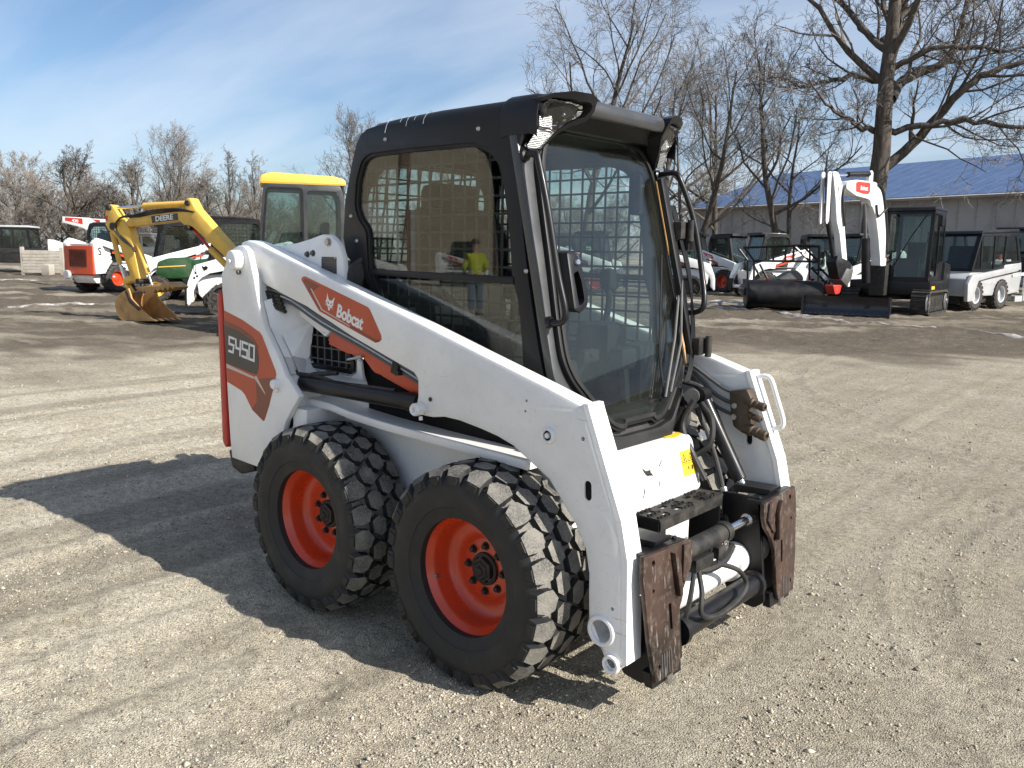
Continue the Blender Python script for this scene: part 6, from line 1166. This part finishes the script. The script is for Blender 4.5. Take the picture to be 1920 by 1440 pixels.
q = MB(); q.prism([(.25, 1.1), (-.30, 1.1), (-.34, 1.85), (-.18, 1.85), (-.10, 1.45), (.25, 1.42)], -.55, .55, Fc, bev=.05); q.build('seats', 'dark', TV)
q = MB()
for k in range(4): q.box(Vector(Fc(-1.95, .62+.13*k, 0)), (.10, 1.2, .05), .005, Matrix.Rotation(head(*CH), 3, 'Z'))
q.prism([(-1.80, .35), (-2.25, .35), (-2.25, .50), (-1.80, .50)], -.6, .6, Fc); q.build('rear_rack', 'silver', TV)
# small white wheeled implement behind it
WI = thing('white_implement', 'white implement frame with a tall wheel behind the silver utility machine', 'implement', yard(14.1, 24.0)); Fw = yframe(14.1, 24.0, -.75, -.66, 14.1, 24.0); g0 = rise(24)
tubes('frame_tube', [((-.1, g0+.9, -.4), (1.1, g0+.85, -.4)), ((-.1, g0+.9, .4), (1.1, g0+.85, .4)), ((0, g0+.15, -.4), (0, g0+1.05, -.4)), ((0, g0+.15, .4), (0, g0+1.05, .4)), ((1.1, g0+.85, -.4), (1.1, g0+.85, .4)), ((0, g0+.4, -.4), (1.0, g0+.3, -.4))], .045, 'white_worn', WI, Fw)
w_ = MB(); a = Vector(Fw(-.25, g0+.48, -.55)); b_ = Vector(Fw(-.25, g0+.48, .45)); w_.lathe([(.30, 0), (.46, 0), (.48, .03), (.48, .10), (.46, .13), (.30, .13), (.30, 0)], a, b_-a, 28); w_.lathe([(0, .05), (.30, .05), (.30, .08), (0, .08)], a, b_-a, 12); w_.build('wheel', 'white_worn', WI)
q = MB(); q.cyl(Fw(.0, g0+1.05, -.3), Fw(.0, g0+1.42, -.3), .035, n=8); q.build('marker_post', 'orange_paint', WI)
q = MB(); q.prism(fillet([(-.2, g0+.85), (.12, g0+.85), (.15, g0+1.25), (-.15, g0+1.3)], .04, 3), -.45, -.05, Fw, bev=.02); q.build('tank', 'white_worn', WI)

# ---------------------------------------------------------------- vehicles beyond
def box_vehicle(name, label, cat, r, f, hd, body, mats, L_=3.6, hw=.85, wr=.38, sill=.55, belt=1.15, top=1.85, cab=(-1.2, 1.0), rake=.45, wheels=(1.15, -1.15), bed=None):
    t = thing(name, label, cat, yard(r, f), head(*hd)); F = SIDE_L
    q = MB(); o = [(-L_/2, sill), (-L_/2, belt), (cab[0], belt+.02), (cab[1], belt+.02), (L_/2-.05, belt-.12), (L_/2, belt-.35), (L_/2, sill-.1)]
    for w_ in wheels: o += [(w_+wr*1.15, sill-.1), (w_+wr*.8, wr*2.05), (w_-wr*.8, wr*2.05), (w_-wr*1.15, sill-.1)]
    q.prism(fillet(o, .05, 3), -hw, hw, F, bev=.04); q.build('body', mats[0], t)
    for s in (-1, 1):
        sd = fillet([(cab[0], belt), (cab[1], belt), (cab[1]-rake, top), (cab[0]+.10, top)], .06, 3); um = (cab[0]+cab[1])/2-.05
        wn = [fillet(k_, .04, 3) for k_ in ([(cab[0]+.10, belt+.06), (um-.04, belt+.06), (um-.04, top-.10), (cab[0]+.17, top-.10)], [(um+.04, belt+.06), (cab[1]-.12, belt+.06), (cab[1]-rake-.03, top-.10), (um+.04, top-.10)])]
        q = MB(); q.prism(sd, s*(hw-.05)-.02, s*(hw-.05)+.02, F, holes=wn); so_ = q.build('cab_side', mats[1], t)
        for k_ in wn: q = MB(); q.prism(k_, s*(hw-.05)-.004, s*(hw-.05)+.004, F); q.build('window_pane', 'dark_glass', so_)
        for w_ in wheels:
            wl_ = link('wheel', DISC_W, t, (w_, s*(hw-.12), wr), (0, 0, 0 if s < 0 else math.pi)); link('tyre', RING, wl_)
    FFr = lambda a, b_, t_: (cab[1]-rake*(b_-belt)/(top-belt)+t_, a, b_); FB = lambda a, b_, t_: (cab[0]+.10*(b_-belt)/(top-belt)+t_, a, b_)
    for nm, FX in (('windscreen', FFr), ('rear_window', FB)):
        w2 = hw-.06; q = MB(); q.prism([(-w2, belt), (w2, belt), (w2, top), (-w2, top)], -.02, .02, FX, holes=[[(-w2+.08, belt+.08), (w2-.08, belt+.08), (w2-.08, top-.10), (-w2+.08, top-.10)]]); fo2 = q.build(nm+'_frame', mats[1], t); q = MB(); q.prism([(-w2+.08, belt+.08), (w2-.08, belt+.08), (w2-.08, top-.10), (-w2+.08, top-.10)], -.004, .004, FX); q.build(nm, 'dark_glass', fo2)
    q = MB(); q.prism(fillet([(cab[0]-.02, top-.02), (cab[1]-rake+.10, top-.02), (cab[1]-rake+.06, top+.06), (cab[0]+.05, top+.07)], .03, 2), -hw, hw, F, bev=.02); q.build('roof', mats[2], t)
    q = MB(); q.box((0, 0, belt-.1), (L_*.5, hw*1.5, .3)); q.box((.2, -.35, belt+.25), (.25, .45, .6), .06); q.box((.2, .35, belt+.25), (.25, .45, .6), .06); q.build('seats', 'dark', t)
    q = MB(); q.box((L_/2+.03, 0, sill+.02), (.14, hw*1.9, .16), .03); q.build('bumper', 'black_plastic', t)
    return t
box_vehicle('utility_vehicle', 'dark green side by side utility vehicle at the left picture edge', 'utility vehicle', -22.3, 37.4, (-.97, -.25), None, ('black_plastic', 'black', 'silver'), 3.4, .80, .38, .50, 1.02, 1.95, (-1.1, 1.25), .55)
box_vehicle('pickup_truck', 'grey pickup truck standing behind the plank barrier', 'truck', -17.6, 40.0, (.98, -.2), None, ('grey_paint', 'grey_paint', 'grey_paint'), 5.2, .92, .40, .55, 1.10, 1.72, (-.3, 1.7), .6, (1.75, -1.55))
box_vehicle('off_road_vehicle', 'black off road vehicle with soft top by the shed wall', 'vehicle', 18.9, 31.4, (-.70, -.71), None, ('black', 'black', 'charcoal'), 4.0, .92, .42, .70, 1.45, 2.35, (-1.75, .55), .22, (1.25, -1.2))
q = thing('green_tractor', 'green tractor with yellow wheels behind the excavator thumb', 'tractor', yard(-8.55, 21.0), head(-.96, -.28)); F = SIDE_L
m_ = MB(); m_.prism(fillet([(-.55, .55), (.22, .55), (.30, .70), (.24, .96), (.0, 1.05), (-.55, 1.08)], .06, 3), -.36, .36, F, bev=.05); m_.build('hood', 'green', q)
m_ = MB(); m_.prism([(-.4, .86), (.24, .82), (.24, .842), (-.4, .885)], .361, .366, F); m_.build('side_stripe', 'yellow', q)
m_ = MB(); m_.prism(fillet([(-1.4, .5), (-.5, .5), (-.5, 1.0), (-.9, 1.05), (-1.0, 1.15), (-1.4, 1.15)], .05, 3), -.35, .35, F, bev=.03); m_.build('rear_frame', 'green', q); m_ = MB(); m_.box((-1.05, 0, 1.2), (.4, .45, .12), .04); m_.box((-1.25, 0, 1.42), (.12, .45, .4), .04); m_.build('seat', 'black_plastic', q)
DY = disc(mat='yellow')
for (x, rr_, s) in ((.25, .80, -1), (.25, .80, 1), (-1.1, 1.25, -1), (-1.1, 1.25, 1)): w_ = link('wheel', DY, q, (x, s*.58, .385*rr_), (0, 0, 0 if s < 0 else math.pi)); w_.scale = (rr_, 1, rr_); link('tyre', RING, w_)
# plank barrier, posts, block
PB = thing('plank_barrier', 'low grey plank barrier with two posts left of the orange loader', 'barrier', yard(-19.55, 35.0), head(1, 0)+.03)
for k in range(7): m_ = MB(); m_.box((rnd.uniform(-.02, .02), rnd.uniform(-.01, .01), .12+.125*k), (1.55, .05, .118), .006); m_.build('plank', 'galv', PB)
for x in (-.80, .80): m_ = MB(); m_.box((x, .05, .55), (.12, .12, 1.15), .008); m_.build('post', 'galv', PB)
m_ = MB(); m_.box((0, .05, .95), (1.6, .08, .08), .01); m_.build('top_rail', 'galv', PB)
m_ = MB(); m_.box((0, 0, .22), (.34, .34, .46), .05); CB = m_.build('concrete_block', 'galv'); CB.location = yard(-19.05, 34.5); CB.rotation_euler = (0.1, .08, .6); tag(CB, 'pale broken concrete block leaning by the plank barrier', 'block')
WT = thing('white_tank_frame', 'white worn machine part standing behind the plank barrier', 'machine part', yard(-19.3, 36.2), head(1, 0)+.2)
m_ = MB(); m_.prism(fillet([(-.45, .2), (.10, .2), (.18, 1.05), (-.05, 1.30), (-.45, 1.45)], .05, 3), -.4, .4, SIDE_L, bev=.03); m_.build('shell', 'white_worn', WT); m_ = MB(); m_.tube([(.3, -.3, .2), (.3, -.3, 1.3), (.45, -.3, 1.4), (.6, -.3, 1.2), (.6, -.3, .2)], .05, 8); m_.build('pipe_frame', 'white_worn', WT)
RL = thing('rail_fence', 'pale rail fence in front of the grey pickup', 'fence', yard(-19.4, 41.4), head(1, 0))
for z_ in (.95, 1.25): m_ = MB(); m_.box((1.6, 0, z_), (5.2, .05, .07)); m_.build('rail', 'silver', RL)
for k in range(4): m_ = MB(); m_.box((-.9+1.65*k, .05, .68), (.09, .09, 1.36)); m_.build('post', 'silver', RL)

# ================================================================ the side of the yard beyond the left picture edge (seen mirrored in the cab's side window)
M['tan_wall'] = paint('tan_metal_wall', (.34, .29, .215), .7, 0, (.2, .17, .13), .5, .5, relief=.05); M['tan_trim'] = paint('brown_trim', (.16, .10, .065), .7, 0, (.1, .08, .06), .4, .8)
HB = thing('tan_hall', 'tan metal hall far off to the left, mirrored in the side window', 'building', yard(-47, -14))
def hall(u, v, z): w_ = FH*u-RH*v; return (w_.x, w_.y, z)
q = MB(); q.add([hall(0, 0, -.3), hall(46, 0, -.3), hall(46, 16, -.3), hall(0, 16, -.3), hall(0, 0, 8.2), hall(46, 0, 8.2), hall(46, 16, 8.2), hall(0, 16, 8.2)], [(0, 1, 5, 4), (1, 2, 6, 5), (2, 3, 7, 6), (3, 0, 4, 7), (4, 5, 6, 7)]); q.build('wall', 'tan_wall', HB, 0)
cm = MB(); cm.add([hall(-.25, 0, -.3), hall(.25, 0, -.3), hall(.25, 0, 8.2), hall(-.25, 0, 8.2), hall(-.25, -.3, -.3), hall(.25, -.3, -.3), hall(.25, -.3, 8.2), hall(-.25, -.3, 8.2)], [(4, 5, 6, 7), (0, 1, 5, 4), (1, 2, 6, 5), (2, 3, 7, 6), (3, 0, 4, 7)]); PIL = cm.mesh('pilaster', 'tan_trim', 0)
for k in range(9): link('pilaster', PIL, HB, Vector(hall(1+5.5*k, 0, 0)))
for k in range(3): q = MB(); q.add([hall(6+11*k, -.05, 0), hall(10+11*k, -.05, 0), hall(10+11*k, -.05, 4.2), hall(6+11*k, -.05, 4.2), hall(6+11*k, .0, 0), hall(10+11*k, 0, 0), hall(10+11*k, 0, 4.2), hall(6+11*k, 0, 4.2)], [(0, 1, 2, 3), (0, 1, 5, 4), (1, 2, 6, 5), (2, 3, 7, 6), (3, 0, 4, 7)]); q.build('roller_door', 'shed_wall', HB, 0)
loader('white loader with red tailgate mirrored in the side window', -27.5, 4.0, (.25, -.97), False)
loader('white track loader in front of the tan hall', -34.5, .5, (.3, -.95), True)
loader('white loader standing nearest the far corner of the tan hall', -35.0, 8.5, (.2, -.98), False)
# person in a high visibility jacket and jeans, seen from behind in the mirror image
PS = thing('person', 'person in a yellow high visibility jacket and jeans, mirrored in the side window', 'person', yard(-17.0, 1.75), head(-.9, .3))
def skin(name, verts, edges, mat, parent):
    me = bpy.data.meshes.new(name); me.from_pydata([v[:3] for v in verts], edges, []); o = bpy.data.objects.new(name, me); COL.objects.link(o); o.parent = parent
    o.modifiers.new('skin', 'SKIN')
    for i, v in enumerate(verts): me.skin_vertices[0].data[i].radius = (v[3], v[4] if len(v) > 4 else v[3])
    me.skin_vertices[0].data[0].use_root = True; sd = o.modifiers.new('sub', 'SUBSURF'); sd.levels = 2; sd.render_levels = 2
    me.materials.append(M[mat]); me.polygons.foreach_set('use_smooth', [True]*len(me.polygons)); return o
M['hivis'] = paint('high_visibility_fabric', (.52, .58, .03), .8, 0, (.3, .3, .05), .2, 5); M['jeans'] = paint('blue_jeans', (.07, .11, .19), .85, 0, (.1, .1, .1), .3, 7); M['skin'] = paint('skin', (.50, .30, .21), .6, 0, (.4, .22, .15), .2, 8)
bod = skin('body', [(0, 0, .95, .13, .15), (0, 0, 1.15, .12, .15), (0, 0, 1.35, .13, .18), (0, 0, 1.46, .07, .08), (.01, 0, 1.56, .055), (.02, 0, 1.66, .095, .085), (.02, 0, 1.74, .08), (0, .19, 1.40, .065), (.02, .27, 1.15, .05), (.16, .22, 1.02, .042), (.22, .18, 1.03, .035), (0, -.19, 1.40, .065), (.02, -.27, 1.15, .05), (.16, -.22, 1.02, .042), (.22, -.18, 1.03, .035), (0, .10, .86, .10), (.02, .11, .48, .07), (-.01, .12, .10, .055), (.12, .13, .04, .04), (0, -.10, .86, .10), (.0, -.11, .48, .07), (-.03, -.12, .10, .055), (.10, -.13, .04, .04)], [(0, 1), (1, 2), (2, 3), (3, 4), (4, 5), (5, 6), (2, 7), (7, 8), (8, 9), (9, 10), (2, 11), (11, 12), (12, 13), (13, 14), (0, 15), (15, 16), (16, 17), (17, 18), (0, 19), (19, 20), (20, 21), (21, 22)], 'skin', PS)
skin('jacket', [(0, 0, .90, .155, .175), (0, 0, 1.15, .15, .175), (0, 0, 1.36, .155, .20), (0, 0, 1.45, .09, .10), (0, .20, 1.40, .085), (.02, .28, 1.15, .068), (.14, .235, 1.035, .058), (0, -.20, 1.40, .085), (.02, -.28, 1.15, .068), (.14, -.235, 1.035, .058)], [(0, 1), (1, 2), (2, 3), (2, 4), (4, 5), (5, 6), (2, 7), (7, 8), (8, 9)], 'hivis', PS)
skin('jeans', [(0, 0, .92, .14, .16), (0, .10, .84, .115), (.02, .11, .48, .088), (-.01, .12, .12, .078), (0, -.10, .84, .115), (0, -.11, .48, .088), (-.03, -.12, .12, .078)], [(0, 1), (1, 2), (2, 3), (0, 4), (4, 5), (5, 6)], 'jeans', PS)
q = MB(); q.lathe([(0, .115), (.06, .10), (.098, .05), (.104, 0), (.10, -.01)], (.015, 0, 1.70), (0, 0, 1), 20); q.build('cap', 'charcoal', PS)
q = MB()
for s in (-1, 1): q = MB(); q.box((.06, s*.125, .035), (.27, .10, .07), .03); q.build('shoe', 'black_plastic', PS)
